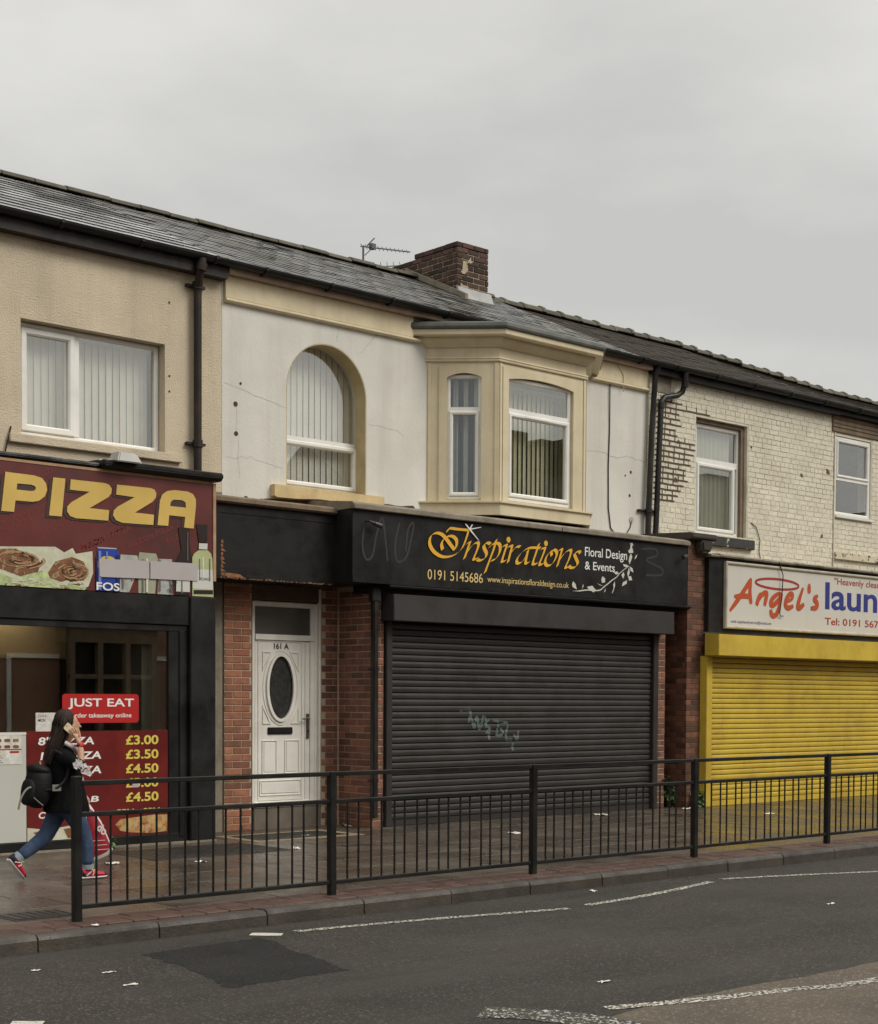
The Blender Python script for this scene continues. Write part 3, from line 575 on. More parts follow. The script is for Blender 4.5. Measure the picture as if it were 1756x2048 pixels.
def room(parent, x0, x1, y0, y1, z0, z1, mt=None, name='room_walls'):
    t = 0.04; mb = MB()
    mb.box(x0-t, x1+t, y1, y1+t, z0, z1); mb.box(x0-t, x0, y0, y1-0.002, z0, z1); mb.box(x1, x1+t, y0, y1-0.002, z0, z1)
    mb.box(x0-t, x1+t, y0, y1+t, z0-t, z0-0.002); mb.box(x0-t, x1+t, y0, y1+t, z1+0.002, z1+t)
    return mb.build(name, mt or m_room, parent)
def sweep(prof, path, mt, name, parent, ends=True):
    """profile [(out, z)] swept round plan points with per-point mitre vectors [(x, y, mx, my)]"""
    mb = MB(); k = len(prof); vs = []
    for x, y, mx_, my_ in path:
        vs += [(x+o*mx_, y+o*my_, z) for o, z in prof]
    fs = [(i*k+j, (i+1)*k+j, (i+1)*k+(j+1) % k, i*k+(j+1) % k) for i in range(len(path)-1) for j in range(k)]
    if ends: fs += [tuple(range(k)), tuple((len(path)-1)*k+j for j in range(k-1, -1, -1))]
    mb.add(vs, fs)
    return mb.build(name, mt, parent)
def downpipe(mb, pts, r=0.042): mb.tube(pts, r, 14)
def collar(mb, p, q, r): mb.tube([p, q], r, 14)

# ------------------------------------------------------------------ ground
pave = tag(MB().box(-30, 45, -5.06, 0.12, -0.6, -0.012).build('pavement', m_pavebase), kind='structure')
# paving slabs: rows of flags, joints recessed
slab_ws = [0.62, 0.78, 0.92]
slab_me = {w: MB().box(0, w-0.011, 0, 0.590, -0.05, 0.0).mesh('paving_slab', m_slab, 0.004, 1) for w in slab_ws}
far_slabs = MB(); nsl = 0
for r in range(9):
    y = -5.06 + r*0.601
    x = -7.2 + rnd.uniform(-0.5, 0)
    while x < 17:
        w = rnd.choice(slab_ws) if r % 3 else 0.92
        if x < 13.5 and nsl < 300:
            o = link_mesh('paving_slab', slab_me[w], pave, (x, y, rnd.uniform(-0.0015, 0.0015)))
            o.rotation_euler = (rnd.uniform(-.001, .001), rnd.uniform(-.001, .001), 0); nsl += 1
        else: far_slabs.box(x, x+w-0.009, y, y+0.592, -0.05, 0.0)
        x += w
for r in range(9):
    y = -5.06 + r*0.601
    for k in range(24): far_slabs.box(-29.6+k*0.92, -29.6+k*0.92+0.91, y, y+0.592, -0.05, -0.0015) if -29.6+k*0.92 < -8.7 else None
    for k in range(30): far_slabs.box(18.2+k*0.92, 18.2+k*0.92+0.91, y, y+0.592, -0.05, -0.0015)
far_slabs.build('far_paving', m_slab, pave, kind='stuff')
# red block strip behind the kerb, two rows
strip = tag(MB().box(-30, 45, -5.47, -5.062, -0.6, -0.014).build('block_paving_strip', m_pavebase), kind='structure')
blk = MB().box(0, 0.192, 0, 0.194, -0.05, 0.0).mesh('paving_block', m_block, 0.005, 1)
far_blocks = MB()
for r in range(2):
    x = -30.0 + (0.1 if r else 0); y = -5.462+r*0.2
    while x < 44.5:
        if -6.4 < x < 7.6: link_mesh('paving_block', blk, strip, (x, y, rnd.uniform(-0.004, 0.003)))
        else: far_blocks.box(x, x+0.192, y, y+0.194, -0.05, 0.0)
        x += 0.2
far_blocks.build('far_blocks', m_block, strip, kind='stuff')
# kerb stones
kerb = tag(MB().box(-30, 45, -5.595, -5.475, -0.6, -0.13).build('kerb', m_pavebase), kind='structure')
def kerb_me(L_):
    prof = [(-5.472, -0.2), (-5.472, -0.006), (-5.565, -0.006), (-5.588, -0.016), (-5.60, -0.04), (-5.606, -0.2)]
    return MB().prismx([(y+5.472, z) for y, z in prof], 0, L_-0.008).mesh('kerb_stone', m_kerb, 0.004, 1)
km = kerb_me(0.915)
far_kerb = MB(); x = -29.9
while x < 44:
    if -7 < x < 10: link_mesh('kerb_stone', km, kerb, (x, -5.472+rnd.uniform(-.004, .004), rnd.uniform(-.005, .004)))
    else: far_kerb.box(x, x+0.907, -5.60, -5.472, -0.2, -0.006)
    x += 0.915
far_kerb.build('far_kerb_stones', m_kerb, kerb, kind='stuff')
ZR = -0.12
road = tag(MB().add([(-120, -13.2, ZR), (160, -13.2, ZR), (160, -5.598, ZR), (-120, -5.598, ZR)], [(0,1,2,3)]).build('road', m_asph), kind='structure')
earth = tag(MB().add([(-400, -400, -0.62), (400, -400, -0.62), (400, 400, -0.62), (-400, 400, -0.62)], [(0,1,2,3)]).build('ground', m_asph), kind='structure')
farpave = tag(MB().box(-60, 90, -17.2, -13.2, -0.6, 0.0).build('far_pavement', m_slab), kind='structure')
def ground_sheet(name, poly, z, mt, parent=None):
    o = MB().add([(x, y, z) for x, y in poly], [tuple(range(len(poly)))]).build(name, mt, parent)
    if parent is None: tag(o, kind='structure')
    return o
def wobble(poly, amp, n=6):
    q = []
    for i in range(len(poly)):
        a, b = poly[i], poly[(i+1) % len(poly)]
        for k in range(n):
            t = k/n; q.append((a[0]+(b[0]-a[0])*t+rnd.uniform(-amp, amp), a[1]+(b[1]-a[1])*t+rnd.uniform(-amp, amp)))
    return q
ground_sheet('asphalt_patch', wobble([(-4.72, -6.10), (-4.80, -6.9), (-4.95, -7.42), (-4.06, -7.42), (-3.72, -6.02), (-4.2, -6.06)], 0.022, 14), ZR+0.0015, m_asph_dk)
ground_sheet('buff_surface', wobble([(-4.05, -9.42), (-3.3, -9.30), (-2.3, -9.36), (-1.28, -9.37), (0.5, -9.45), (4, -9.5), (14, -9.6), (30, -9.6), (30, -11.9), (5, -11.9), (-2.5, -11.9), (-3.6, -10.6)], 0.02, 5), ZR+0.0015, m_buff)
def marking(pts, w, mt, n=8):
    P = smooth_path(pts, n) if len(pts) > 2 else [(pts[0][0]+(pts[1][0]-pts[0][0])*t/n, pts[0][1]+(pts[1][1]-pts[0][1])*t/n) for t in range(n+1)]
    vs = []; m = len(P)
    for i, (x, y) in enumerate(P):
        a, b = P[max(i-1, 0)], P[min(i+1, m-1)]; dx, dy = b[0]-a[0], b[1]-a[1]; l = math.hypot(dx, dy)
        k = w/2*rnd.uniform(0.85, 1.1)
        vs += [(x-dy/l*k, y+dx/l*k, ZR+0.0032), (x+dy/l*k, y-dx/l*k, ZR+0.0032)]
    MB().add(vs, [(2*i, 2*i+1, 2*i+3, 2*i+2) for i in range(m-1)]).build('road_marking', mt, road)
marking([(-3.38, -5.96), (-2.4, -6.10), (-1.5, -6.30), (-1.0, -6.40)], 0.085, m_line)
marking([(-0.75, -6.36), (0.2, -6.26), (1.32, -6.02)], 0.085, m_line)
marking([(1.56, -5.95), (2.4, -6.22), (3.4, -6.60), (6.5, -7.7)], 0.085, m_line)
marking([(-3.70, -5.86), (-3.54, -6.02)], 0.12, m_line_new, 2)
marking([(-6.33, -7.50), (-6.2, -7.60)], 0.12, m_line_new, 2)
marking([(-3.72, -9.22), (-3.1, -9.42), (-2.5, -9.56), (-1.8, -9.72), (1.5, -9.9)], 0.10, m_line)
marking([(-4.30, -8.85), (-4.10, -9.15), (-4.02, -9.5), (-4.1, -10.0)], 0.30, m_line_faint)

def cover(label, x0, x1, y0, y1, ribs=True, border=0.0, mt=None, z=0.004):
    t = thing('access_cover', label, 'manhole cover', ((x0+x1)/2, (y0+y1)/2, 0), 'covers set in the pavement')
    MB().box(x0, x1, y0, y1, -0.04, z).build('frame', mt or m_iron, t)
    mb = MB().box(x0+0.03, x1-0.03, y0+0.03, y1-0.03, -0.03, z+0.004)
    if ribs:
        n = int((x1-x0)/0.07)
        for i in range(1, n): mb.box(x0+0.03+i*0.07, x0+0.045+i*0.07, y0+0.05, y1-0.05, z+0.003, z+0.008)
    mb.build('lid', mt or m_iron, t)
    return t
cover('small dark metal cover beside the red blocks at the kerb corner', -5.05, -4.56, -4.98, -4.62)
cover('long dark cover plate in the pavement in front of the menu board', -2.25, -0.62, -2.22, -1.25)
cover('dark cover with an ochre concrete border below the white door', -0.30, 0.95, -1.18, -0.58, border=0.1)
cover('tiny square cover behind the end post by the striding feet', -3.78, -3.50, -3.52, -3.28, ribs=False)
cover('small dark drain cover halfway along the second rail panel', 0.02, 0.32, -2.30, -2.10, ribs=False)
ob = MB(); 
for b in ((-0.42, 1.07, -1.30, -1.182), (-0.42, 1.07, -0.578, -0.46), (-0.42, -0.302, -1.18, -0.58), (0.952, 1.07, -1.18, -0.58)): ob.box(*b, -0.04, 0.003)
ob.build('concrete_border', m_conc, pave)

# ------------------------------------------------------------------ house 1: cream pebbledash over the pizza takeaway
h1 = thing('terraced_house', 'cream pebbledashed house above the maroon takeaway sign', 'house', (-4.5, 0, 0), 'terraced houses of the parade')
shape('wall', [[(-9, 0), (-0.004, 0), (-0.004, 6.42), (-9, 6.42)], [(-2.483, 4.27), (-2.483, 5.46), (-0.755, 5.46), (-0.755, 4.27)], [(-8.6, 0.02), (-8.6, 3.2), (-0.99, 3.2), (-0.99, 0.02)]], m_peb, 0.0, 0.26, h1)
MB().box(-9, -0.004, 6.6, 6.9, 0, 6.42).box(-9.0, -8.8, 0.262, 6.6, 0, 6.42).build('rear_wall', m_peb, h1)
roof1 = roof_solid(h1, -9.2, 0.0, m_slate_dry)
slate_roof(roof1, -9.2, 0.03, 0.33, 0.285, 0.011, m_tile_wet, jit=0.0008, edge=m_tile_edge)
rt = MB().prismx([(-0.13, -0.01), (-0.10, 0.045), (-0.03, 0.070), (0.03, 0.070), (0.10, 0.045), (0.13, -0.01), (0.10, -0.012), (0, 0.05), (-0.10, -0.012)], 0, 0.44).mesh('ridge_tile', m_ridge, 0.006, 1)
rt2 = MB().prismx([(-0.13, 0.0), (-0.10, 0.06), (-0.03, 0.095), (0.03, 0.095), (0.10, 0.06), (0.13, 0.0), (0.10, -0.012), (0, 0.05), (-0.10, -0.012)], 0, 0.40).prismx([(-0.145, 0.0), (-0.11, 0.075), (-0.03, 0.118), (0.03, 0.118), (0.11, 0.075), (0.145, 0.0), (0.10, -0.005), (0, 0.06), (-0.10, -0.005)], 0.37, 0.45).mesh('ridge_tile', m_ridge, 0.006, 1)
def ridge(parent, x0, x1, me, L_=0.452, hr=8.09):
    x = x0
    while x < x1-0.1:
        o = link_mesh('ridge_tile', me, parent, (x, 3.40, (hr(x) if callable(hr) else hr)+rnd.uniform(-.010, .012)))
        o.rotation_euler = (rnd.uniform(-.02, .02), rnd.uniform(-.012, .012), 0)
        x += L_
ridge(roof1, -9.2, 0.0, rt)
MB().box(-9.2, -0.01, -0.14, -0.002, 6.29, 6.435).build('fascia_board', m_pipe_br, h1)
gutter(h1, -9.2, 0.03)
window(h1, 'window', -2.48, -0.758, 4.273, 5.457, 0.055, 0.12, bars=[(-1.86, -1.745, 4.33, 5.40)], sashes=[(-2.43, -1.80, 4.325, 5.405, 0.075)],
       panes=[(-2.36, -1.865, 4.39, 5.34), (-1.74, -0.82, 4.33, 5.40)], label='white framed window with a narrow left casement and pale blinds')
MB().box(-2.63, -0.56, -0.055, 0.115, 4.17, 4.255).build('window_sill', m_peb, h1, bevel=0.006)
blind(h1, -2.44, -0.80, 4.29, 5.40, 0.30, m_blind, ang=8)
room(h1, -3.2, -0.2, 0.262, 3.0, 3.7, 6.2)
# cast iron downpipe with swan neck
mb = MB()
downpipe(mb, [(-0.40, -0.20, 6.43), (-0.40, -0.20, 6.36), (-0.41, -0.19, 6.33)], 0.05)
downpipe(mb, [(-0.41, -0.19, 6.34), (-0.41, -0.17, 6.27), (-0.385, -0.11, 6.18), (-0.376, -0.08, 6.12), (-0.376, -0.075, 6.05), (-0.376, -0.075, 3.92)], 0.045)
collar(mb, (-0.376, -0.075, 6.12), (-0.376, -0.075, 6.20), 0.06); collar(mb, (-0.376, -0.075, 4.36), (-0.376, -0.075, 4.44), 0.058)
collar(mb, (-0.41, -0.19, 6.30), (-0.40, -0.20, 6.38), 0.062)
for z in (6.155, 4.40): mb.box(-0.50, -0.26, -0.06, -0.002, z-0.014, z+0.014)
mb.build('downpipe', m_pipe_br, h1, smooth=True)
MB().tube([(-2.60, -0.012, 4.33), (-2.64, -0.03, 4.20), (-2.68, -0.02, 4.02)], 0.008, 6).build('cable', m_pipe, h1)
for x, z in ((-0.70, 5.93), (-0.70, 5.12), (-0.70, 4.95)): MB().tube([(x, 0.002, z), (x, -0.006, z)], 0.012, 10).build('wall_plug', m_hole, h1)

# takeaway shop front (part of house 1)
YF = -0.85
fr = MB()
fr.box(-8.8, -0.985, YF+0.06, -0.02, 2.315, 2.60)           # beam
fr.box(-8.8, -0.985, YF, YF+0.058, 2.315, 2.62)
fr.box(-8.8, -1.0, YF+0.02, YF+0.058, 2.245, 2.312)
fr.box(-0.985, -0.665, YF-0.02, -0.02, 0.0, 2.62)           # pilaster and return
fr.box(-0.985, -0.945, YF-0.035, YF-0.021, 0.03, 2.62)
fr.box(-0.665, -0.655, YF, -0.02, 0.0, 2.62)
fr.box(-1.225, -0.987, YF+0.025, YF+0.12, 0.07, 2.312)      # window stile
fr.box(-1.10, -1.04, YF+0.008, YF+0.024, 0.07, 2.25)
fr.box(-8.8, -0.987, YF+0.02, YF+0.12, 0.02, 0.108)
fr.build('shop_front', m_black, h1, bevel=0.005, seg=1)
MB().box(-8.8, -0.66, YF-0.03, YF+0.15, -0.01, 0.018).build('stall_riser', m_timber, h1)
MB().box(-8.8, -1.226, YF+0.05, YF+0.056, 0.11, 2.244).build('shop_window', m_shopglass, h1)
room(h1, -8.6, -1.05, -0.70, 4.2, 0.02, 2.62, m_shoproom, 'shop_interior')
MB().box(-5.2, -1.78, 0.35, 0.95, 1.97, 2.36).box(-5.2, -1.78, 0.33, 0.349, 1.95, 1.98).build('extractor_hood', m_hood, h1, bevel=0.01)
lamp_d = bpy.data.lights.new('shop_ceiling_lamp', 'AREA'); lamp_d.energy = 5.0; lamp_d.color = (1.0, 0.82, 0.50); lamp_d.size = 1.2; lamp_d.shape = 'RECTANGLE'; lamp_d.size_y = 0.2
lamp_o = bpy.data.objects.new('shop_ceiling_lamp', lamp_d); COL.objects.link(lamp_o); lamp_o.location = (-2.9, 0.12, 2.52); lamp_o.rotation_euler = (R(25), 0, 0)
MB().box(-1.42, -1.08, -0.60, -0.30, 0.1, 2.2).build('plaster_pier', m_room, h1)
MB().box(-2.45, -1.75, 4.10, 4.19, 0.03, 1.95).build('inner_door', m_darkstone, h1)
MB().box(-6.5, -2.0, 1.2, 1.8, 0.03, 1.08).build('counter', m_step, h1, bevel=0.01)

# ------------------------------------------------------------------ takeaway sign and window graphics
sg = thing('shop_sign', 'maroon takeaway sign with huge ochre PIZZA letters, kebab wraps and drinks', 'shop sign', (-3.0, YF, 2.6))
MB().box(-8.8, -0.693, YF, YF+0.05, 2.626, 3.86).build('panel', m_pizred, sg)
MB().box(-0.690, -0.655, YF-0.012, YF+0.10, 2.80, 3.845).build('edge_strip', m_rawwood, sg)
mb = MB(); mb.prismx([(YF-0.10, 3.90), (YF-0.10, 3.935), (YF-0.07, 3.955), (0.0, 3.99), (0.0, 3.865), (YF-0.06, 3.865)], -2.05, -0.615)
mb.prismx([(YF-0.03, 3.89), (YF-0.02, 3.92), (0.0, 3.97), (0.0, 3.865), (YF+0.01, 3.865)], -8.8, -2.052)
mb.build('capping', m_blackwood, sg, bevel=0.008)
MB().box(-8.8, -0.70, YF-0.006, YF-0.0005, 3.835, 3.862).build('top_trim', m_rawwood, sg)
yp = YF-0.002
fx = MB()
for r in range(0):
    for k in range(-3, 2):
        text('FALCON PIZZA', -2.2+k*1.25+0.35*(r % 2), -1.35+k*1.25+0.35*(r % 2), 2.78+r*0.21, 2.78+r*0.21+0.05, yp, m_faintred, sg, 'faint_lettering', bold=0.01, rot=R(27)) if -4.6 < -2.2+k*1.25+0.35*(r % 2) < -1.45 and r < 4 else None
SP = SHAPES['pizza']
for x, z, w in ((-3.35, 3.02, 0.62), (-2.78, 3.10, 0.62), (-2.25, 3.02, 0.62), (-1.72, 3.08, 0.60), (-2.45, 2.93, 0.5), (-1.95, 3.20, 0.55), (-1.25, 3.16, 0.5), (-3.10, 3.20, 0.55), (-1.28, 3.52, 0.5), (-3.0, 3.58, 0.5), (-2.0, 3.57, 0.5)):
    text('FALCON PIZZA', x, x+w, z, z+0.055, yp, m_faintred, sg, 'faint_lettering', bold=0.02, rot=R(24))
for key in ('P', 'I', 'Z', 'Z2', 'A'):
    lp = SP[key]
    shape('letter_outline', [[(x-0.035, z-0.022) for x, z in lp[0]]], m_shadowprint, yp-0.004, yp-0.002, sg)
    shape('letter', lp, m_pizgold, yp-0.012, yp-0.0045, sg)
SK = SHAPES['kebab']; SC = SHAPES['cans']
yk = yp-0.001
for i, (nm, pl, mt) in enumerate([('wrap_print', SK['wrap'], m_wrap), ('meat_print', SK['meat'], m_meat), ('salad_print', SK['salad'], m_salad)]):
    for q in pl: shape(nm, [[(x, max(z, 2.628)) for x, z in q]], mt, yk-0.0015*(i+1), yk-0.0015*i-0.0005, sg)
m_meat_dk = mat('dark_meat_print', (0.045, 0.018, 0.010), 0.5, 0.3, 20); m_meat_lt = mat('pale_meat_print', (0.40, 0.23, 0.11), 0.5, 0.3, 20)
for cx_, cz_, rx_, rz_ in ((-2.92, 2.895, 0.28, 0.10), (-2.36, 2.80, 0.20, 0.095)):
    for i, mt in enumerate((m_meat_dk, m_meat_lt)):
        mbk = MB()
        for k in range(16 if i == 0 else 13):
            f = rnd.uniform(0.15, 0.88); a0 = rnd.uniform(0, 6.28); sp_ = rnd.uniform(0.6, 1.6)
            pts = [(cx_+rx_*f*math.cos(a0+sp_*t/4)*(1+0.06*(t % 2)), max(2.64, cz_+rz_*f*math.sin(a0+sp_*t/4)*(1+0.10*((t+1) % 2)))) for t in range(5)]
            ribbon(mbk, pts, yk-0.0052-0.0016*i-0.00005*k, rnd.uniform(0.008, 0.018))
        mbk.build('meat_fold_print', mt, sg, kind='stuff')
mbk = MB()
for k in range(26):
    x = rnd.uniform(-3.05, -2.22); z = 2.645+rnd.uniform(0, 0.06); ribbon(mbk, [(x, z), (x+0.03, z+rnd.uniform(-.01, .025)), (x+0.07, z+rnd.uniform(-.01, .02))], yk-0.0085-0.00003*k, rnd.uniform(.012, .03))
mbk.build('lettuce_print', m_wrap, sg, kind='stuff')
for i, (nm, key, mt) in enumerate([('can_print', 'silver', m_silver), ('can_print', 'olive_can', m_olivecan), ('can_print', 'blue_can', m_bluecan), ('can_rim_print', 'can_rim', m_silver), ('ring_print', 'ring', m_yelring),
                    ('bottle_print', 'dark_bottle', m_darkbot), ('bottle_print', 'green_bottle', m_greenbot), ('label_print', 'pale', m_palelabel), ('band_print', 'band', m_darkbot)]):
    for q in SC[key]:
        q2 = [(x, max(z, 2.629)) for x, z in q]
        if key == 'ring': q2 = [(min(x, -1.87), z) for x, z in q2]
        shape(nm, [q2], mt, yk-0.0012*(i+1), yk-0.0012*i-0.0004, sg)
ys = yk-0.014
m_shine = mat('can_shine_print', (0.16, 0.24, 0.52), 0.4, 0.1); m_shade = mat('can_shade_print', (0.008, 0.018, 0.12), 0.4, 0.1); m_gshade = mat('grey_shade_print', (0.14, 0.14, 0.125), 0.5, 0.2, 12); m_gshine = mat('bright_shine_print', (0.66, 0.66, 0.60), 0.4, 0.1)
for x0, x1, z0, z1, mt in ((-2.075, -2.045, 2.64, 3.03, m_shine), (-1.87, -1.84, 2.64, 3.00, m_shade), (-2.10, -2.085, 2.64, 2.98, m_shade), (-1.99, -1.97, 2.93, 3.03, m_shine), (-1.80, -1.785, 2.66, 2.92, m_gshade), (-1.69, -1.675, 2.75, 2.92, m_gshade), (-1.52, -1.50, 2.64, 2.99, m_gshine), (-1.365, -1.345, 2.66, 2.99, m_gshade), (-1.565, -1.55, 2.64, 2.98, m_gshade),
        (-1.23, -1.215, 2.65, 2.93, m_gshade), (-1.345+.25, -1.08, 2.65, 2.93, m_gshade), (-0.83, -0.815, 2.80, 3.05, m_gshine), (-0.745, -0.73, 2.80, 3.04, m_gshade), (-0.87, -0.86, 2.80, 3.03, m_gshade), (-1.02, -1.01, 3.0, 3.3, m_gshade)):
    MB().box(x0, x1, ys+0.0012, ys+0.0018, z0, z1).build('shading_print', mt, sg)
text('FOS', -2.10, -1.835, 2.634, 2.715, ys, m_wtxt, sg, bold=0.02)
text('PECORINO', -0.865, -0.745, 2.805, 2.83, ys, m_num, sg)
text('Budwei', -1.215, -1.06, 2.635, 2.70, ys, m_num, sg, shear=0.3, rot=R(62))
for q in SC['sticker']: shape('grey_sticker', [q], m_greytape, ys-0.004, ys-0.001, sg)

fl = thing('flood_light', 'small pale floodlight box sitting on the takeaway sign capping', 'light', (-1.8, YF-0.05, 3.95))
MB().hexa([(-1.95, YF-0.19, 3.93), (-1.66, YF-0.19, 3.93), (-1.66, YF+0.02, 3.955), (-1.95, YF+0.02, 3.955), (-1.90, YF-0.14, 4.035), (-1.70, YF-0.14, 4.035), (-1.70, YF+0.02, 4.05), (-1.90, YF+0.02, 4.05)]).build('housing', m_flood, fl, bevel=0.012)
MB().tube([(-1.95, YF-0.05, 3.96), (-2.08, YF-0.03, 3.945)], 0.008, 6).build('cable', m_flood, fl)

yw = YF+0.046          # face of the shop window
mn = thing('menu_board', 'dark red menu board with yellow prices in the takeaway window', 'menu board', (-2.0, yw, 0.1))
MB().box(-2.845, -1.228, yw-0.008, yw-0.001, 0.112, 1.203).build('panel', m_menured, mn)
ym = yw-0.0095
for i, (row, pr) in enumerate([('8" PIZZA', '£3.00'), ('10" PIZZA', '£3.50'), ('12" PIZZA', '£4.50'), (None, '£5.00'), ('KEBAB', '£4.50')]):
    z = 1.055-0.1485*i
    if row: text(row, -2.70, -2.02, z+0.012, z+0.092, ym, m_wtxt, mn, bold=0.025, shear=0.12, ref='12" PIZZA') if i < 3 else text(row, -2.55, -2.05, z+0.018, z+0.078, ym, m_wtxt, mn, bold=0.025, shear=0.12)
    text(pr, -1.735, -1.345, z, z+0.098, ym, m_menuyel, mn, bold=0.025)
MB().box(-1.66, -1.585, ym-0.003, ym-0.0015, 0.61, 0.665).build('price_patch', m_greytape, mn)
text('CO', -2.72, -2.56, 0.335, 0.40, ym, m_wtxt, mn, bold=0.025, shear=0.12)
text('5PM - 8PM', -1.84, -1.33, 0.33, 0.39, ym, m_menuyel, mn, bold=0.02)
shape('pizza_print', [[(-1.86, 0.235), (-1.80, 0.285), (-1.60, 0.30), (-1.40, 0.315), (-1.24, 0.31), (-1.24, 0.135), (-1.45, 0.125), (-1.70, 0.145), (-1.80, 0.165)]], m_pizprint, ym-0.002, ym-0.0005, mn)
shape('wrap_print', [[(-2.844, 0.25), (-2.70, 0.23), (-2.62, 0.27), (-2.5, 0.235), (-2.3, 0.26), (-2.1, 0.24), (-2.05, 0.114), (-2.844, 0.114)]], m_wrap, ym-0.002, ym-0.0005, mn)
shape('meat_print', [[(-2.45, 0.22), (-2.25, 0.235), (-2.12, 0.20), (-2.14, 0.13), (-2.4, 0.125)], [(-2.78, 0.20), (-2.62, 0.23), (-2.56, 0.17), (-2.7, 0.13)]], m_meat, ym-0.004, ym-0.0025, mn)

je = thing('window_sticker', 'red rounded JUST EAT sticker on the takeaway window', 'sticker', (-2.02, yw, 1.29))
def rrect(x0, x1, z0, z1, r, n=5):
    q = []
    for cx, cz, a0 in ((x1-r, z1-r, 0), (x0+r, z1-r, 90), (x0+r, z0+r, 180), (x1-r, z0+r, 270)):
        for k in range(n+1):
            a = R(a0+90*k/n); q.append((cx+r*math.cos(a), cz+r*math.sin(a)))
    return q
shape('backing', [rrect(-2.455, -1.578, 1.285, 1.580, 0.035)], m_jered, yw-0.004, yw-0.001, je)
text('JUST EAT', -2.39, -1.635, 1.425, 1.535, yw-0.0055, m_wtxt, je, bold=0.018)
text('order takeaway online', -2.36, -1.665, 1.325, 1.385, yw-0.0055, m_wtxt, je, bold=0.012)

fp = thing('freezer_panel', 'pale freezer side standing left of the red menu board', 'freezer', (-3.3, yw, 0.1))
MB().box(-3.75, -2.852, yw-0.012, yw-0.001, 0.112, 1.17).build('side_panel', m_fridge, fp, bevel=0.004)
MB().box(-3.75, -2.852, yw-0.014, yw-0.001, 1.173, 1.198).build('top_strip', m_white, fp)
ps = thing('menu_leaflet', 'takeaway leaflet with small burger pictures taped on the pale freezer', 'poster', (-3.05, yw, 0.9))
MB().box(-3.30, -2.905, yw-0.0155, yw-0.0135, 0.885, 1.172).build('paper', m_paper, ps)
for i in range(4):
    for j in range(2):
        x = -3.27+i*0.092; z = 1.105-j*0.062
        shape('food_print', [rrect(x, x+0.062, z, z+0.03, 0.012, 3)], m_meat, yw-0.017, yw-0.016, ps)
MB().box(-3.30, -2.905, yw-0.017, yw-0.016, 1.026, 1.036).build('pink_rule', m_dkred, ps)
for x, mt in ((-3.22, m_salad), (-3.03, m_dkred)): shape('heading_print', [rrect(x, x+0.10, 0.995, 1.015, 0.01, 3)], mt, yw-0.017, yw-0.016, ps)
for k in range(4): MB().box(-3.22, -3.12+0.02*(k % 2), yw-0.017, yw-0.016, 0.97-k*0.022, 0.974-k*0.022).build('text_line', m_num, ps)
nt_ = thing('paper_note', 'white handwritten note standing in the window behind the woman', 'note', (-2.68, yw, 1.2))
MB().box(-2.745, -2.50, yw-0.003, yw-0.001, 1.204, 1.39).build('paper', m_paper, nt_)
text('COLA', -2.72, -2.63, 1.345, 1.37, yw-0.0045, m_num, nt_, shear=.2); text('MON', -2.72, -2.64, 1.30, 1.33, yw-0.0045, m_num, nt_, bold=.02, shear=.2)

# ------------------------------------------------------------------ house 2: white render, arched window, bay window
h2 = thing('terraced_house', 'white rendered house with arched window and cream bay above the florist', 'house', (3.7, 0, 0), 'terraced houses of the parade')
acx, arx = 1.518, 0.613
arch = [(acx-arx, 4.05), (acx-arx, 5.22)]
arch += [(acx+arx*math.cos(R(180-180*k/28)), 5.22+0.60*math.sin(R(180-180*k/28))) for k in range(1, 28)]
arch += [(acx+arx, 5.22), (acx+arx, 4.05)]
shape('wall', [[(0.0, 3.55), (7.44, 3.55), (7.44, 6.42), (0.0, 6.42)], arch, [(3.35, 4.1), (3.35, 5.75), (5.85, 5.75), (5.85, 4.1)]], m_render, 0.0, 0.28, h2)
shape('ground_floor_wall', [[(0.0, -0.1), (0.425, -0.1), (0.425, 2.70), (1.424, 2.70), (1.424, -0.1), (7.44, -0.1), (7.44, 3.548), (0.0, 3.548)]], m_mortar_dk, 0.0, 0.28, h2)
MB().box(0.0, 7.44, 6.6, 6.9, 0, 6.42).build('rear_wall', m_mortar_dk, h2)
roof2 = roof_solid(h2, 0.001, 7.45, m_slate_dry)
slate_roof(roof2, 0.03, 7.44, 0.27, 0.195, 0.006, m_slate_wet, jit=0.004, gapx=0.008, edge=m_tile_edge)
ridge(roof2, 0.02, 5.85, rt)
ridge(roof2, 6.62, 7.3, rt)
gutter(h2, 0.03, 7.44)
MB().box(0.018, 7.42, -0.13, -0.002, 6.366, 6.43).build('soffit_board', m_pinkwood, h2)
for a, b in ((0.02, 2.86), (6.30, 7.30)): MB().box(a, b, -0.045, -0.002, 6.11, 6.364).build('frieze_board', m_cream_wood, h2, bevel=0.004)
for a, b in ((0.02, 2.98), (6.20, 7.45)): MB().prismx([(-0.002, 6.107), (-0.05, 6.107), (-0.062, 6.095), (-0.062, 6.08), (-0.045, 6.065), (-0.002, 6.06)], a, b).build('moulding', m_cream, h2)
MB().box(7.31, 7.44, -0.03, -0.002, 6.08, 6.364).build('board_end', m_cream, h2)
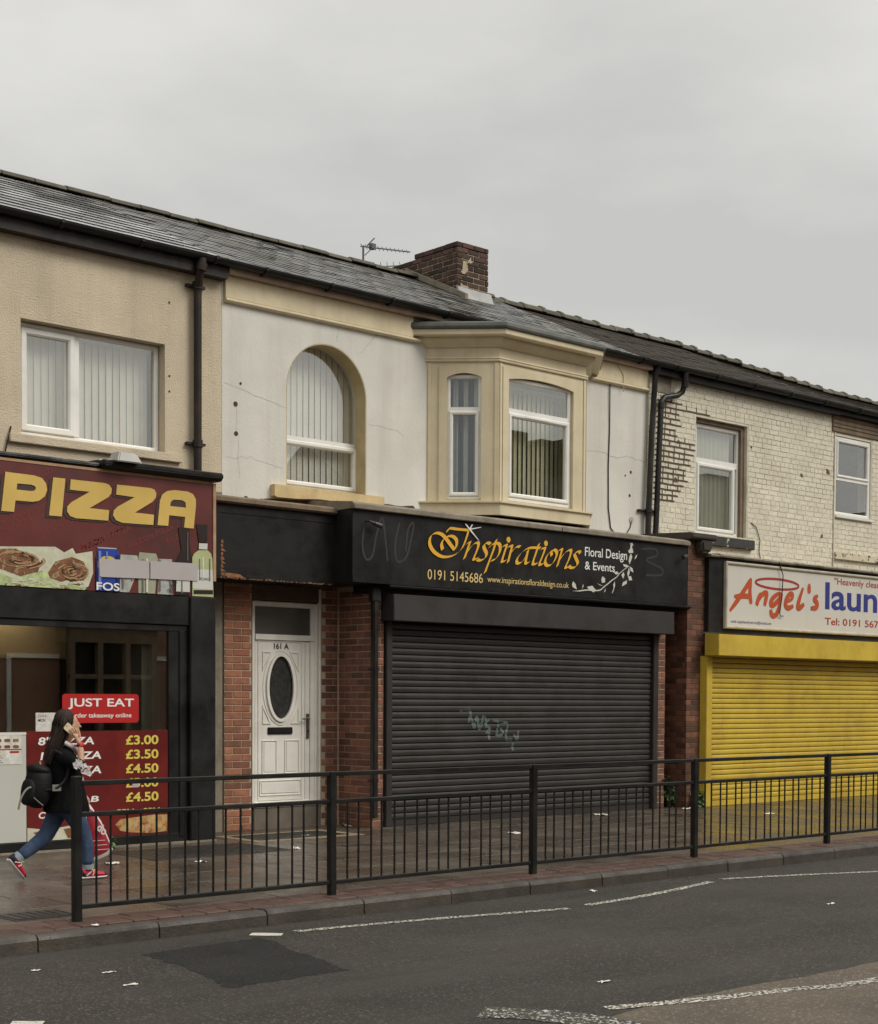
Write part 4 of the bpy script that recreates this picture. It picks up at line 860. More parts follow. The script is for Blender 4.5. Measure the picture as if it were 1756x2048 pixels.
# bare patch where the board stops
inner = [(acx-(acx-x)*0.982, z if z < 4.06 else (z-0.004)) for x, z in arch]
shape('window_reveal', [[(x, z) for x, z in arch], [(acx-(acx-x)*0.978, 4.06 if z < 4.06 else 5.22+(z-5.22)*0.98 if z > 5.22 else z) for x, z in arch]], m_reveal, 0.003, 0.205, h2)
window(h2, 'arched_window', 0.93, 2.20, 4.085, 5.90, 0.062, 0.205, bars=[(0.98, 2.14, 4.632, 4.708)], sashes=[(0.985, 2.145, 4.115, 4.655, 0.058)],
       panes=[(1.04, 2.09, 4.17, 4.60), (0.98, 2.14, 4.70, 5.85)], label='white window behind the arched opening with a lower casement')
blind(h2, 0.95, 2.22, 4.12, 5.86, 0.33, m_blind, ang=9, pitch=0.090)
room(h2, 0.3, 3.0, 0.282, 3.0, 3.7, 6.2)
shape('window_sill', [[(0.68, 4.055), (2.355, 4.055), (2.355, 3.94), (2.1, 3.945), (1.75, 3.93), (1.35, 3.935), (1.0, 3.91), (0.72, 3.905), (0.68, 3.92)]], m_sill, -0.085, 0.19, h2)
shape('exposed_brick_patch', [wobble([(0.66, 3.90), (2.5, 3.98), (2.9, 4.0), (3.05, 3.90), (3.05, 3.7), (0.3, 3.7), (0.05, 3.80), (0.4, 3.84)], 0.012, 4)], m_hole, -0.006, -0.001, h2)
for x, z, r in ((0.255, 5.173, 0.016), (0.185, 4.929, 0.030), (0.193, 4.592, 0.028), (0.33, 3.86, 0.03), (0.55, 3.85, 0.03), (7.10, 4.86, 0.022), (6.98, 4.80, 0.014), (7.08, 4.52, 0.022)):
    MB().tube([(x, 0.002, z), (x, -0.004, z)], r, 12).build('wall_hole', m_hole, h2)
def crack(pts, w=0.005):
    ck = MB(); q = [pts[0]]
    for a, b in zip(pts[:-1], pts[1:]):
        for k in range(1, 7): q.append((a[0]+(b[0]-a[0])*k/6+rnd.uniform(-.012, .012), a[1]+(b[1]-a[1])*k/6+rnd.uniform(-.012, .012)))
    ribbon(ck, q, -0.0015, w); ck.build('crack', m_crack, h2)
crack([(2.02, 5.79), (2.25, 6.02), (2.30, 6.06)]); crack([(1.66, 5.86), (1.68, 6.05)], .004); crack([(0.02, 5.15), (0.5, 5.05), (0.9, 4.98)], .004)
crack([(6.02, 5.06), (6.5, 5.08), (6.75, 5.03), (7.0, 5.08), (7.4, 5.04)], .006); crack([(0.03, 4.3), (0.4, 4.34), (0.85, 4.25)], .003); crack([(2.16, 4.95), (2.6, 4.92), (2.75, 4.86)], .003); crack([(0.22, 4.56), (0.23, 4.1)], .003); crack([(0.2, 4.9), (0.2, 4.62)], .003)
MB().tube([(6.50, -0.03, 6.30), (6.60, -0.03, 6.22), (6.61, -0.02, 6.0), (6.62, -0.012, 5.4), (6.60, -0.012, 4.9), (6.61, -0.012, 4.3), (6.66, -0.012, 4.02), (6.80, -0.015, 3.90), (6.98, -0.015, 3.93), (7.09, -0.012, 4.06), (7.12, -0.006, 4.17)], 0.0085, 6).build('cable', m_pipe, h2, smooth=True)
MB().tube([(7.12, 0.002, 4.17), (7.12, -0.012, 4.17)], 0.045, 12).build('cable_patch', m_crack, h2)
MB().tube([(6.70, -0.05, 6.38), (6.86, -0.05, 6.22), (6.87, -0.05, 5.98)], 0.006, 6).build('loose_wire', m_reveal, h2)
mb = MB()
downpipe(mb, [(7.52, -0.17, 6.47), (7.50, -0.11, 6.30), (7.47, -0.08, 5.5), (7.41, -0.08, 4.2), (7.40, -0.08, 3.80)], 0.043)
collar(mb, (7.415, -0.08, 4.29), (7.417, -0.08, 4.35), 0.058); mb.box(7.24, 7.50, -0.05, -0.002, 4.305, 4.335)
mb.build('downpipe', m_pipe, h2, smooth=True, label='straight black downpipe beside the bay side wall')

# chimney
ch = MB().box(5.915, 6.545, 2.465, 4.2, 7.4, 8.40).build('chimney', m_mortar, roof2)
cbm = brick_me(m_brick_ch, 0.235, 0.083, 0.05, 0.012, 0.007)
for pl in ([(5.92, 7.72), (6.14, 7.70), (6.12, 7.83), (5.97, 7.86)], [(5.98, 8.02), (6.06, 8.0), (6.12, 8.1), (6.10, 8.22), (6.02, 8.2)], [(6.10, 8.18), (6.22, 8.20), (6.18, 8.28)]):
    shape('cement_patch', [wobble(pl, 0.014, 3)], m_mortar, 2.446, 2.4525, ch)
bricks(ch, cbm, 0.235, (5.90, 2.465), 'x', 0.66, 7.66, 8.49, 0.083, jitter=0.006)
bricks(ch, cbm, 0.235, (5.915, 4.2), '-x', 1.735, 7.66, 8.41, 0.083, jitter=0.006)
bricks(ch, cbm, 0.235, (5.915, 3.45), '-x', 0.985, 8.407, 8.49, 0.083, jitter=0.008)
MB().prism([(5.93, 8.38), (6.53, 8.38), (6.50, 8.475), (6.2, 8.49), (5.95, 8.47)], 2.50, 3.4).build('flaunching', m_step, ch)
MB().hexa([(5.88, 2.34, 7.60), (6.58, 2.34, 7.60), (6.58, 2.44, 7.68), (5.88, 2.44, 7.68), (5.88, 2.41, 7.79), (6.58, 2.41, 7.775), (6.58, 2.449, 7.80), (5.88, 2.449, 7.81)]).build('lead_flashing', m_lead, ch)
MB().prismx([(2.20, 7.56), (2.2, 7.64), (3.6, 8.30), (3.6, 8.2)], 5.84, 5.898).build('mortar_fillet', m_timber, ch)

# bay window: left cheek A-B, front B-C, right cheek C-D
bay = MB().prism([(3.5, 4.0), (5.7, 4.0), (5.7, 4.05), (3.5, 4.05)], -0.4, 0.0).build('bay_window', m_cream, h2, label='cream painted bay window with three white framed lights')
q = math.sqrt(0.5)
def xl(u, d, z): return (3.13+u*q+d*q, -u*q+d*q, z)
def xf_(u, d, z): return (3.78+u, -0.65+d, z)
def xr(u, d, z): return (5.42+u*q-d*q, -0.65+u*q+d*q, z)
LC, LF = 0.919, 1.64
def seg_arch(x0, x1, z0, z1, rise, n=12):
    return [(x0, z0)] + [(x0+(x1-x0)*k/n, z1-rise+rise*math.sin(math.pi*k/n)**0.8) for k in range(n+1)] + [(x1, z0)]
for nm, xf, W_, a0, a1 in (('cheek_panel', xl, LC, 0.255, 0.70), ('front_panel', xf_, LF, 0.165, 1.385), ('cheek_panel', xr, LC, 0.22, 0.665)):
    shape(nm, [[(0, 4.05), (W_, 4.05), (W_, 6.1), (0, 6.1)], seg_arch(a0, a1, 4.10, 5.715, 0.055)], m_cream, 0.0, 0.075, bay, xf)
    # raised architrave with a step
    b0, b1 = a0-0.10, a1+0.10
    shape('architrave', [[(b0, 4.052), (b0, 5.80), (b1, 5.80), (b1, 4.052)], seg_arch(a0+0.004, a1-0.004, 4.0525, 5.71, 0.055)[1:-1] + [(a1-0.004, 4.0525), (a0+0.004, 4.0525)]], m_cream, -0.014, -0.0005, bay, xf)
    for c0 in (0.012, W_-0.055): MB(xf).box(c0, c0+0.043, -0.012, -0.0006, 4.06, 5.84).build('corner_bead', m_cream, bay, bevel=0.004)
window(bay, 'window_frame', 0.25, 0.705, 4.105, 5.70, 0.05, 0.035, bars=[(0.29, 0.67, 5.215, 5.285)], sashes=[(0.285, 0.67, 4.15, 5.235, 0.05)], panes=[(0.335, 0.62, 4.195, 5.19), (0.30, 0.66, 5.28, 5.655)], xf=xl, gm=m_glass_clear, label='narrow white light of the bay with striped curtain')
window(bay, 'window_frame', 0.16, 1.39, 4.105, 5.70, 0.06, 0.035, bars=[(0.21, 1.34, 5.235, 5.30)], sashes=[(0.21, 1.34, 4.16, 5.24, 0.055)], panes=[(0.26, 1.29, 4.21, 5.19), (0.21, 1.34, 5.30, 5.65)], xf=xf_, label='wide white light of the bay with olive vertical blinds')
window(bay, 'window_frame', 0.215, 0.67, 4.105, 5.70, 0.05, 0.035, bars=[(0.25, 0.63, 5.215, 5.285)], sashes=[(0.25, 0.635, 4.15, 5.235, 0.05)], panes=[(0.30, 0.585, 4.195, 5.19), (0.26, 0.62, 5.28, 5.655)], xf=xr)
MB(xf_).box(0.50, 0.95, 0.012, 0.024, 5.205, 5.225).build('trickle_vent', m_upvc, bay)
blind(h2, 3.90, 5.30, 4.12, 5.62, -0.36, m_blind_g, ang=16)
def curtain(u0, u1, z0, z1, d, mt, xf, parent, waves=6):
    mb = MB(xf); n = waves*8; vs = []
    for i in range(n+1):
        u = u0+(u1-u0)*i/n; dd = d+0.02*math.sin(i/n*waves*2*math.pi)
        vs += [(u, dd, z0), (u, dd, z1)]
    b = len(vs); vs += [(v[0], v[1]+0.004, v[2]) for v in vs]
    mb.add(vs, [(2*i, 2*i+2, 2*i+3, 2*i+1) for i in range(n)]+[(b+2*i, b+2*i+1, b+2*i+3, b+2*i+2) for i in range(n)])
    return mb.build('curtain', mt, parent, smooth=True)
m_cur_w = mat('pale_stripe_curtain', (0.66, 0.67, 0.60), 0.9, 0.1, 8); m_cur_b = mat('slate_stripe_curtain', (0.10, 0.12, 0.15), 0.9, 0.1, 8)
for k in range(9):
    curtain(0.20+k*0.066, 0.20+k*0.066+0.064, 4.12, 5.66, 0.16, m_cur_b if k % 2 else m_cur_w, xl, bay, 1)
room(h2, 3.15, 6.05, 0.30, 3.2, 3.8, 6.2)
MB().add([(3.25, 0.0, 5.95), (3.83, -0.56, 5.95), (5.37, -0.56, 5.95), (5.95, 0.0, 5.95)], [(0,1,2,3)]).build('bay_ceiling', m_room, bay)
m1, m2 = (-0.414, -1.0), (0.414, -1.0)
path = [(3.13, -0.001, -1.414, 0.0), (3.78, -0.65, *m1), (5.42, -0.65, *m2), (6.069, -0.001, 1.414, 0.0)]
sweep([(-0.03, 3.90), (0.07, 3.90), (0.07, 4.045), (0.10, 4.052), (0.10, 4.072), (-0.03, 4.075)], path, m_cream, 'base_ledge', bay)
MB().add([(3.2, 0.1, 3.93), (3.82, -0.60, 3.93), (5.38, -0.60, 3.93), (6.0, 0.1, 3.93)], [(0,1,2,3)]).build('base_board', m_blackwood, bay)
sweep([(-0.02, 5.852), (0.022, 5.852), (0.028, 5.866), (0.018, 5.88), (0.03, 5.89), (0.022, 5.91), (-0.02, 5.912)], path, m_cream, 'bead', bay)
sweep([(-0.02, 6.03), (0.02, 6.03), (0.032, 6.045), (0.05, 6.058), (0.08, 6.080), (0.105, 6.105), (0.118, 6.13), (0.118, 6.142), (0.212, 6.142), (0.222, 6.155), (0.222, 6.215), (-0.02, 6.215)], path, m_cream, 'cornice', bay)
sweep([(-0.02, 6.218), (0.235, 6.218), (0.25, 6.225), (0.258, 6.25), (0.25, 6.29), (0.23, 6.308), (-0.6, 6.37), (-0.6, 6.36), (-0.02, 6.30)][:6]+[(-0.02, 6.33)], path, m_feltgrey, 'lead_roof_edge', bay)
MB().add([(2.85, -0.002, 6.335), (3.78, -0.65, 6.325), (5.42, -0.65, 6.325), (6.35, -0.002, 6.335)], [(0,1,2,3)]).build('lead_roof', m_feltgrey, bay)

# ------------------------------------------------------------------ florist shop front, door 161 A (parts of house 2)
bm_or = brick_me(m_brick_or); bm_rd = brick_me(m_brick)
def pier(name, x0, x1, y0, y1, z1, mt=m_mortar): return MB().box(x0, x1, y0, y1, -0.02, z1).build(name, mt, h2)
p = pier('brick_pier', 0.022, 0.402, -0.012, -0.001, 2.92); bricks(p, bm_or, 0.24, (0.022, -0.012), 'x', 0.38, 0.0, 2.90)
p = pier('brick_pier', 1.428, 1.686, -0.012, -0.001, 2.92); bricks(p, bm_rd, 0.24, (1.428, -0.012), 'x', 0.25, 0.0, 2.90, offs=0.06)
p = pier('brick_pier', 1.700, 1.888, -0.638, -0.001, 2.90)
bricks(p, bm_rd, 0.24, (1.700, -0.012), '-x', 0.640, 0.0, 2.88)
bricks(p, bm_rd, 0.24, (1.690, -0.638), 'x', 0.20, 0.0, 2.88, offs=0.03)
MB().box(1.672, 1.698, -0.026, -0.0135, 0, 2.9).build('mortar_fillet', m_mortar, h2)
p = pier('brick_pier', 6.966, 7.146, -0.638, -0.3, 2.62); bricks(p, brick_me(m_brick, 0.188), 0.188, (6.964, -0.638), 'x', 0.188, 0.0, 2.50)
MB().box(7.146, 7.44, -0.30, -0.02, -0.1, 2.95).box(7.135, 7.147, -0.63, -0.301, 0, 2.95).build('alcove_back', m_brick_br, h2)
MB().tube([(7.36, -0.33, 0.0), (7.36, -0.33, 1.15)], 0.035, 10).tube([(7.35, -0.33, 1.15), (7.30, -0.32, 1.6), (7.34, -0.32, 2.5)], 0.006, 6).build('stub_pipe', m_pipe, h2)
MB().box(-0.64, 0.0, -0.004, -0.001, 0, 3.9).build('party_strip', m_timber, h2)
# stepped threshold, door frame, door leaf
MB().box(0.43, 1.42, -0.02, 0.30, -0.05, 0.255).build('door_step', m_step, h2, bevel=0.01)
dr = MB(); frame_mesh(dr, 0.43, 1.418, 0.262, 2.69, 0.062, 0.03, 0.11)
dr.box(0.49, 1.36, 0.022, 0.105, 2.235, 2.30); dr.box(1.30, 1.357, 0.034, 0.10, 0.32, 2.63); dr.box(1.398, 1.4225, -0.01, 0.028, 0.26, 2.86)
door = dr.build('front_door', m_upvc_door, h2, label='white front door with an oval pane and number')
MB().box(0.42, 1.46, -0.035, 0.11, 0.256, 0.292).build('threshold', m_white, door, bevel=0.008)
MB().box(0.492, 1.298, 0.05, 0.06, 2.302, 2.625).build('transom_pane', m_smoke, door)
MB().box(0.43, 1.42, 0.10, 0.14, 2.695, 3.0).build('void_sheet', m_black, door)  # darkness of the void above the transom, painted as a black sheet
lx0, lx1 = 0.498, 1.296
ov = [(0.865+0.190*math.cos(R(a)), 1.672+0.385*math.sin(R(a))) for a in range(0, 360, 8)]
leaf = shape('door_leaf', [[(lx0, 0.30), (lx1, 0.30), (lx1, 2.23), (lx0, 2.233)], ov], m_upvc_door, 0.048, 0.10, door)
def ringshape(nm, rx0, rz0, rx1, rz1, y0, y1, mt):
    a = [(0.865+rx0*math.cos(R(t)), 1.672+rz0*math.sin(R(t))) for t in range(0, 360, 8)]
    b = [(0.865+rx1*math.cos(R(t)), 1.672+rz1*math.sin(R(t))) for t in range(0, 360, 8)]
    return shape(nm, [a, b], mt, y0, y1, door)
ringshape('oval_moulding', 0.212, 0.408, 0.178, 0.372, 0.024, 0.049, m_upvc_door)
ringshape('oval_moulding', 0.258, 0.446, 0.246, 0.432, 0.040, 0.049, m_upvc_door)
shape('oval_pane', [[(0.865+0.188*math.cos(R(a)), 1.672+0.383*math.sin(R(a))) for a in range(0, 360, 8)]], m_obscure, 0.062, 0.072, door)
def tri(pts):
    c = (sum(p_[0] for p_ in pts)/3, sum(p_[1] for p_ in pts)/3)
    return [pts, [(c[0]+(x-c[0])*0.80, c[1]+(z-c[1])*0.80) for x, z in pts]]
for pts in ([(0.60, 2.10), (0.735, 2.10), (0.60, 1.86)], [(1.13, 2.10), (0.995, 2.10), (1.13, 1.86)], [(0.60, 1.24), (0.72, 1.24), (0.60, 1.46)], [(1.13, 1.24), (1.01, 1.24), (1.13, 1.46)]):
    shape('corner_moulding', tri(pts), m_upvc_door, 0.038, 0.049, door)
for x0, x1, z0, z1 in ((0.59, 0.81, 0.64, 1.05), (0.92, 1.14, 0.64, 1.05), (0.555, 1.17, 0.385, 0.575)):
    mbp = MB(); frame_mesh(mbp, x0, x1, z0, z1, 0.022, 0.036, 0.049); mbp.box(x0+0.034, x1-0.034, 0.040, 0.049, z0+0.034, z1-0.034); mbp.build('raised_panel', m_upvc_door, door)
mbp = MB(); frame_mesh(mbp, lx0+0.04, lx1-0.11, 0.335, 2.226, 0.014, 0.040, 0.049); mbp.box(1.225, 1.233, 0.036, 0.049, 0.31, 2.22); mbp.build('edge_moulding', m_upvc_door, door)
mbp = MB(); mbp.box(0.675, 1.035, 0.030, 0.049, 1.118, 1.20); lb = mbp.build('letter_box', m_black, door, bevel=0.006)
mbp = MB(); mbp.box(1.242, 1.282, 0.034, 0.049, 1.06, 1.36); mbp.tube([(1.262, 0.05, 1.305), (1.262, -0.005, 1.305), (1.255, -0.012, 1.303), (1.15, -0.012, 1.297)], 0.010, 8); mbp.build('handle', m_chrome, door, smooth=True)
MB().tube([(1.262, 0.04, 1.15), (1.262, 0.028, 1.15)], 0.012, 10).build('lock', m_num, door)
text('161 A', 0.765, 0.985, 2.128, 2.200, 0.0465, m_num, door, name='house_number', bold=0.03)

# black boarded fascia over the door
dp = MB().box(-0.62, 1.231, -0.505, -0.02, 2.875, 3.70).build('door_fascia', m_blackwood, h2, label='plain black boarded fascia over the door with peeling lower edge')
MB().prismx([(-0.55, 3.702), (-0.575, 3.72), (-0.575, 3.765), (-0.55, 3.785), (-0.02, 3.80), (-0.02, 3.702)], -0.62, 1.24).build('top_ledge', m_wood, dp)
MB().box(-0.60, 1.225, -0.512, -0.506, 3.60, 3.66).box(-0.60, -0.36, -0.512, -0.506, 2.90, 3.60).build('batten', m_blackwood, dp)
pk = MB()
for k in range(34):
    x = -0.36+1.5*(k/33.0)**1.4+rnd.uniform(-.02, .02); w = rnd.uniform(0.015, 0.07); h = rnd.uniform(0.006, 0.022)
    pk.prism(wobble([(x, 2.876), (x+w, 2.876), (x+w*0.8, 2.876+h), (x+w*0.1, 2.876+h*0.8)], 0.003, 2), -0.5085, -0.506)
for k in range(9):
    z = 2.90+0.045*k; pk.prism(wobble([(-0.355, z), (-0.355+rnd.uniform(.02, .07), z), (-0.355+rnd.uniform(.015, .04), z+0.035), (-0.355, z+0.035)], 0.005, 2), -0.5085, -0.506)
pk.prism(wobble([(-0.33, 2.885), (-0.02, 2.88), (-0.10, 2.925), (-0.30, 2.94)], 0.006, 3), -0.5085, -0.506)
pk.build('peeled_edge', m_peel, dp)

# shutter of the florist
def slat_me(x0, x1, mt, pitch=0.0752):
    return MB().prismx([(0.004, 0.0), (-0.004, 0.002), (-0.010, 0.012), (-0.0125, 0.028), (-0.0125, 0.044), (-0.009, 0.060), (-0.002, 0.069), (0.004, 0.070)], 0, x1-x0).mesh('slat', mt)
def slat_y(z, y0, pitch):
    f = (z % pitch)/0.07
    return y0 - 0.0135*max(0.0, math.sin(math.pi*min(1, max(0, f))))**0.6 - 0.002
sh = MB().hexa([(1.836, -0.892, 2.475), (7.045, -0.892, 2.475), (7.045, -0.652, 2.475), (1.836, -0.652, 2.475), (1.836, -0.885, 2.79), (7.045, -0.885, 2.79), (7.045, -0.652, 2.80), (1.836, -0.652, 2.80)]).build('roller_shutter', m_steel, h2, bevel=0.006, label='dark brown roller shutter of the florist, closed')
for a, b in ((1.899, 1.993), (6.846, 6.955)): MB().box(a, b, -0.685, -0.55, 0, 2.473).build('guide_rail', m_steel, sh, bevel=0.006)
MB().box(1.994, 6.845, -0.640, -0.60, 0.0, 0.075).build('bottom_rail', m_steel, sh, bevel=0.005)
MB().box(1.90, 6.95, -0.57, -0.56, 0.0, 2.9).build('shutter_backing', m_black, sh)
sme = slat_me(1.996, 6.843, m_slat)
PB = 0.0772
for k in range(31): link_mesh('slat', sme, sh, (1.996, -0.625+rnd.uniform(-.0015, .0015), 0.078+PB*k)).rotation_euler = (rnd.uniform(-.035, .035), 0, rnd.uniform(-.0003, .0003))
gm_ = MB()
for st in SHAPES['graf']['mint']:
    ribbon(gm_, st, 0, 0.042, yf=lambda z: slat_y(z-0.078, -0.625, PB)-0.001)
gm_.build('spray_tag', m_mint, sh)
MB().box(1.69, 7.44, -0.66, -0.30, 2.801, 2.90).build('lintel', m_black, h2)
# square black rainwater pipe on the pier corner
mb = MB(); mb.box(1.66, 1.735, -0.735, -0.66, 0.12, 2.84); mb.box(1.63, 1.765, -0.745, -0.655, 2.70, 2.86); mb.box(1.63, 1.765, -0.72, -0.64, 1.88, 1.91); mb.box(1.63, 1.765, -0.72, -0.64, 0.55, 0.58)
mb.build('downpipe', m_pipe, h2, bevel=0.01, label='square black pipe on the corner of the brick pier')

fs = thing('shop_sign', 'black florist sign lettered Inspirations in gold with a pale leaf spray', 'shop sign', (4.3, -0.85, 2.9))
MB().box(1.233, 7.365, -0.85, -0.05, 2.905, 3.745).build('box', m_sign, fs, bevel=0.004)
MB().prismx([(-0.905, 3.747), (-0.905, 3.80), (-0.86, 3.83), (0.0, 3.92), (0.0, 3.747)], 1.215, 7.375).build('capping', m_timber, fs, bevel=0.006)
MB().box(4.70, 4.712, -0.909, -0.9055, 3.75, 3.80).build('capping_joint', m_num, fs)
MB().box(1.230, 7.368, -0.862, -0.851, 2.900, 2.985).build('bottom_trim', m_blackwood, fs, bevel=0.003)
MB().tube([(1.80, -0.83, 2.885), (7.46, -0.83, 2.885)], 0.028, 10).build('drip_rail', m_gutter, fs, smooth=True)
for x in (2.315, 6.255): MB().box(x, x+0.007, -0.853, -0.8505, 2.99, 3.744).build('panel_joint', m_num, fs)
for x, z, s in ((1.44, 3.60, 1), (7.28, 3.60, -1)):
    MB().tube([(x, -0.85, z+0.02), (x, -0.92, z+0.01), (x+0.05*s, -0.94, z-0.01)], [0.010, 0.012, 0.022], 10).tube([(x+0.05*s, -0.94, z-0.01), (x+0.14*s, -0.955, z-0.035)], [0.026, 0.032], 12).build('spot_lamp', m_iron, fs)
yi = -0.8525
rb = MB()
nib = (0.80, 0.60)
for i, st in enumerate(SHAPES['insp']['nib']):
    ribbon(rb, st, yi-0.0004*i, 0.060 if i < 16 else 0.056, nib=nib, dy=0.00004)
for a, b in SHAPES['insp']['dots']:
    r = 0.036; rb.add([(a[0]+r*math.cos(R(k*22.5)), yi, a[1]+r*math.sin(R(k*22.5))) for k in range(16)], [tuple(range(16))])
rb.build('lettering', m_gold, fs, label='gold script lettering Inspirations')
for i, st in enumerate(SHAPES['insp']['star']): shape('sparkle', [st], m_wtxt, yi-0.012-0.001*i, yi-0.0115-0.001*i, fs)
text('0191 5145686', 2.40, 3.325, 2.998, 3.118, yi, m_goldtxt, fs)
text('www.inspirationsfloraldesign.co.uk', 3.405, 4.895, 2.995, 3.095, yi, m_goldtxt, fs)
text('Floral Design', 5.205, 6.055, 3.425, 3.585, yi, m_wtxt, fs, bold=0.006)
text('& Events', 5.205, 5.805, 3.285, 3.395, yi, m_wtxt, fs, bold=0.006)
for i, lf in enumerate(SHAPES['floral']['leaf']): shape('leaf_print', [lf], m_leafprint, yi-0.0006*(i % 4)-0.0008, yi-0.0006*(i % 4)-0.0004, fs)
lb_ = MB(); ribbon(lb_, SHAPES['floral']['stem'][0], yi-0.0035, 0.016); lb_.build('stem_print', m_leafprint, fs)
sb = MB()
for st in SHAPES['scrib']['grey']: ribbon(sb, st, yi, 0.028, taper=False)
sb.build('scribble', m_scrib, fs)

# ------------------------------------------------------------------ house 3: painted brick over the laundry
h3 = thing('terraced_house', 'cream painted brick house above the yellow laundry shutter', 'house', (9.9, 0, 0), 'terraced houses of the parade')
shape('wall', [[(7.45, 3.3), (12.28, 3.3), (12.28, 6.42), (7.45, 6.42)], [(8.60, 4.085), (8.60, 5.86), (9.885, 5.86), (9.885, 4.085)]], m_mortar_pt, 0.0, 0.26, h3)
pbm = MB().box(0, 0.231, -0.004, 0.02, 0, 0.0755).mesh('brick', m_brick_pt, 0.005, 2)
W3 = MB().box(7.452, 7.454, 0.01, 0.02, 3.8, 3.81)
bw = MB().box(7.46, 12.27, 0.0015, 0.004, 3.4, 3.75).build('brick_face', m_mortar_pt, h3)
n3 = bricks(bw, pbm, 0.24, (7.455, -0.001), 'x', 4.82, 3.78, 6.36, 0.0812, bond='garden', limit=300, holes=[(8.585, 9.90, 4.07, 5.90)], jitter=0.002, stuff_mat=m_brick_pt, proud=0.006)
# raked-out joints, dark patch beside the pipes
dk = MB()
for k in range(19):
    z = 4.53+0.0812*k-0.003
    l = 0.45+0.55*math.sin(math.pi*(k+0.5)/19)*rnd.uniform(0.5, 1.0) if k < 12 else 0.35+rnd.uniform(0, 0.25)
    if k in (17,): l = 1.25
    x0 = 7.60+0.004*k
    q_ = [(x0+l*t/8, z+rnd.uniform(-.004, .004)) for t in range(9)]
    ribbon(dk, q_, -0.0128, 0.020, taper=False)
    xx = x0+0.08+(0.12 if k % 2 else 0)
    while xx < x0+l-0.03:
        ribbon(dk, [(xx, z), (xx+rnd.uniform(-.004, .004), z+0.04), (xx, z+0.081)], -0.0129, 0.018, taper=False); xx += 0.24 if k % 4 else 0.12
dk.build('open_joints', m_mortar_dk, h3)
for x, z, s in ((8.17, 5.42, 0.035), (11.35, 5.25, 0.035), (12.10, 5.38, 0.05), (11.95, 4.30, 0.035), (9.98, 5.55, 0.02), (8.12, 4.85, 0.04)):
    shape('chipped_brick', [wobble([(x-s, z-s*0.8), (x+s, z-s*0.7), (x+s*0.8, z+s*0.7), (x-s*0.8, z+s*0.8)], s*0.3, 3)], m_brick_br, -0.0125, -0.008, h3)
def hr4(x): return 8.035-0.040*min(max(x-12.2, 0), 4.6)
roof3 = roof_solid(h3, 7.451, 12.285, m_slate_dry, 8.035)
slate_roof(roof3, 7.45, 12.285, 0.30, 0.21, 0.007, m_slate_dry, jit=0.004, hr=8.035)
ridge(roof3, 7.35, 12.28, rt2, hr=8.035)
gutter(h3, 7.45, 12.28)
MB().box(7.45, 12.28, -0.135, -0.012, 6.33, 6.43).build('fascia_board', m_gutter, h3)
MB().box(7.66, 7.98, -0.018, -0.012, 6.10, 6.33).build('grey_patch', m_timber, h3)
window(h3, 'window', 8.70, 9.84, 4.10, 5.80, 0.07, 0.11, bars=[(8.76, 9.78, 5.185, 5.275)], sashes=[(8.76, 9.70, 4.16, 5.20, 0.06)], panes=[(8.82, 9.64, 4.215, 5.15), (8.77, 9.70, 5.275, 5.72)], label='white sash-style window set deep in the painted brick')
MB().box(9.80, 9.883, 0.06, 0.20, 4.10, 5.855).box(8.61, 9.80, 0.06, 0.20, 5.80, 5.855).build('window_lining', m_wood, h3)
curtain(8.75, 9.72, 4.15, 5.75, 0.24, mat('net_curtain', (0.58, 0.58, 0.50), 0.9, 0.06, 4), None, h3, 9)
room(h3, 8.0, 10.5, 0.30, 3.0, 3.7, 6.2)
MB().box(8.50, 10.02, -0.075, 0.10, 3.925, 4.075).build('window_sill', m_peelsill, h3, bevel=0.008)
mb = MB()
downpipe(mb, [(8.107, -0.19, 6.46), (8.105, -0.17, 6.25), (8.10, -0.13, 6.14), (8.02, -0.10, 6.08), (7.72, -0.10, 6.01), (7.655, -0.10, 5.94), (7.645, -0.10, 5.80), (7.60, -0.10, 4.9), (7.545, -0.10, 3.80)], 0.043)
collar(mb, (8.107, -0.18, 6.28), (8.105, -0.17, 6.20), 0.055); collar(mb, (7.648, -0.10, 5.84), (7.652, -0.10, 5.92), 0.055); mb.box(7.47, 7.66, -0.06, -0.012, 4.31, 4.34)
mb.build('downpipe', m_pipe, h3, smooth=True, label='black downpipe with a long slanting offset under the eave')
MB().tube([(9.98, -0.015, 4.36), (10.12, -0.02, 4.30), (10.22, -0.02, 4.1), (10.20, -0.02, 3.92), (10.24, -0.02, 3.80)], 0.007, 6).build('cable', m_pipe, h3)
# brown brick pier with its stone cap, party pier of the laundry
bp_ = MB().box(7.416, 7.83, -0.818, -0.02, -0.02, 3.84).build('brick_pier', m_mortar_dk, h3, label='brown brick pier with a projecting dark stone cap')
bpm = brick_me(m_brick_br, 0.22, 0.0775, 0.03, 0.004, 0.003)
bricks(bp_, bpm, 0.22, (7.406, -0.818), 'x', 0.43, 0.0, 3.82, 0.0775)
bricks(bp_, bpm, 0.22, (7.416, -0.30), '-x', 0.52, 0.0, 3.82, 0.0775)
MB().prismx([(-0.90, 3.845), (-0.95, 3.87), (-0.95, 3.93), (-0.90, 3.945), (-0.0, 3.985), (0, 3.845)], 7.36, 7.93).build('cap_stone', m_darkstone, bp_, bevel=0.01)
MB().hexa([(7.60, -0.95, 3.68), (7.78, -0.95, 3.68), (7.78, -0.81, 3.60), (7.60, -0.81, 3.60), (7.54, -0.98, 3.84), (7.86, -0.98, 3.84), (7.86, -0.81, 3.84), (7.54, -0.81, 3.84)]).build('corbel', m_darkstone, bp_, bevel=0.03)

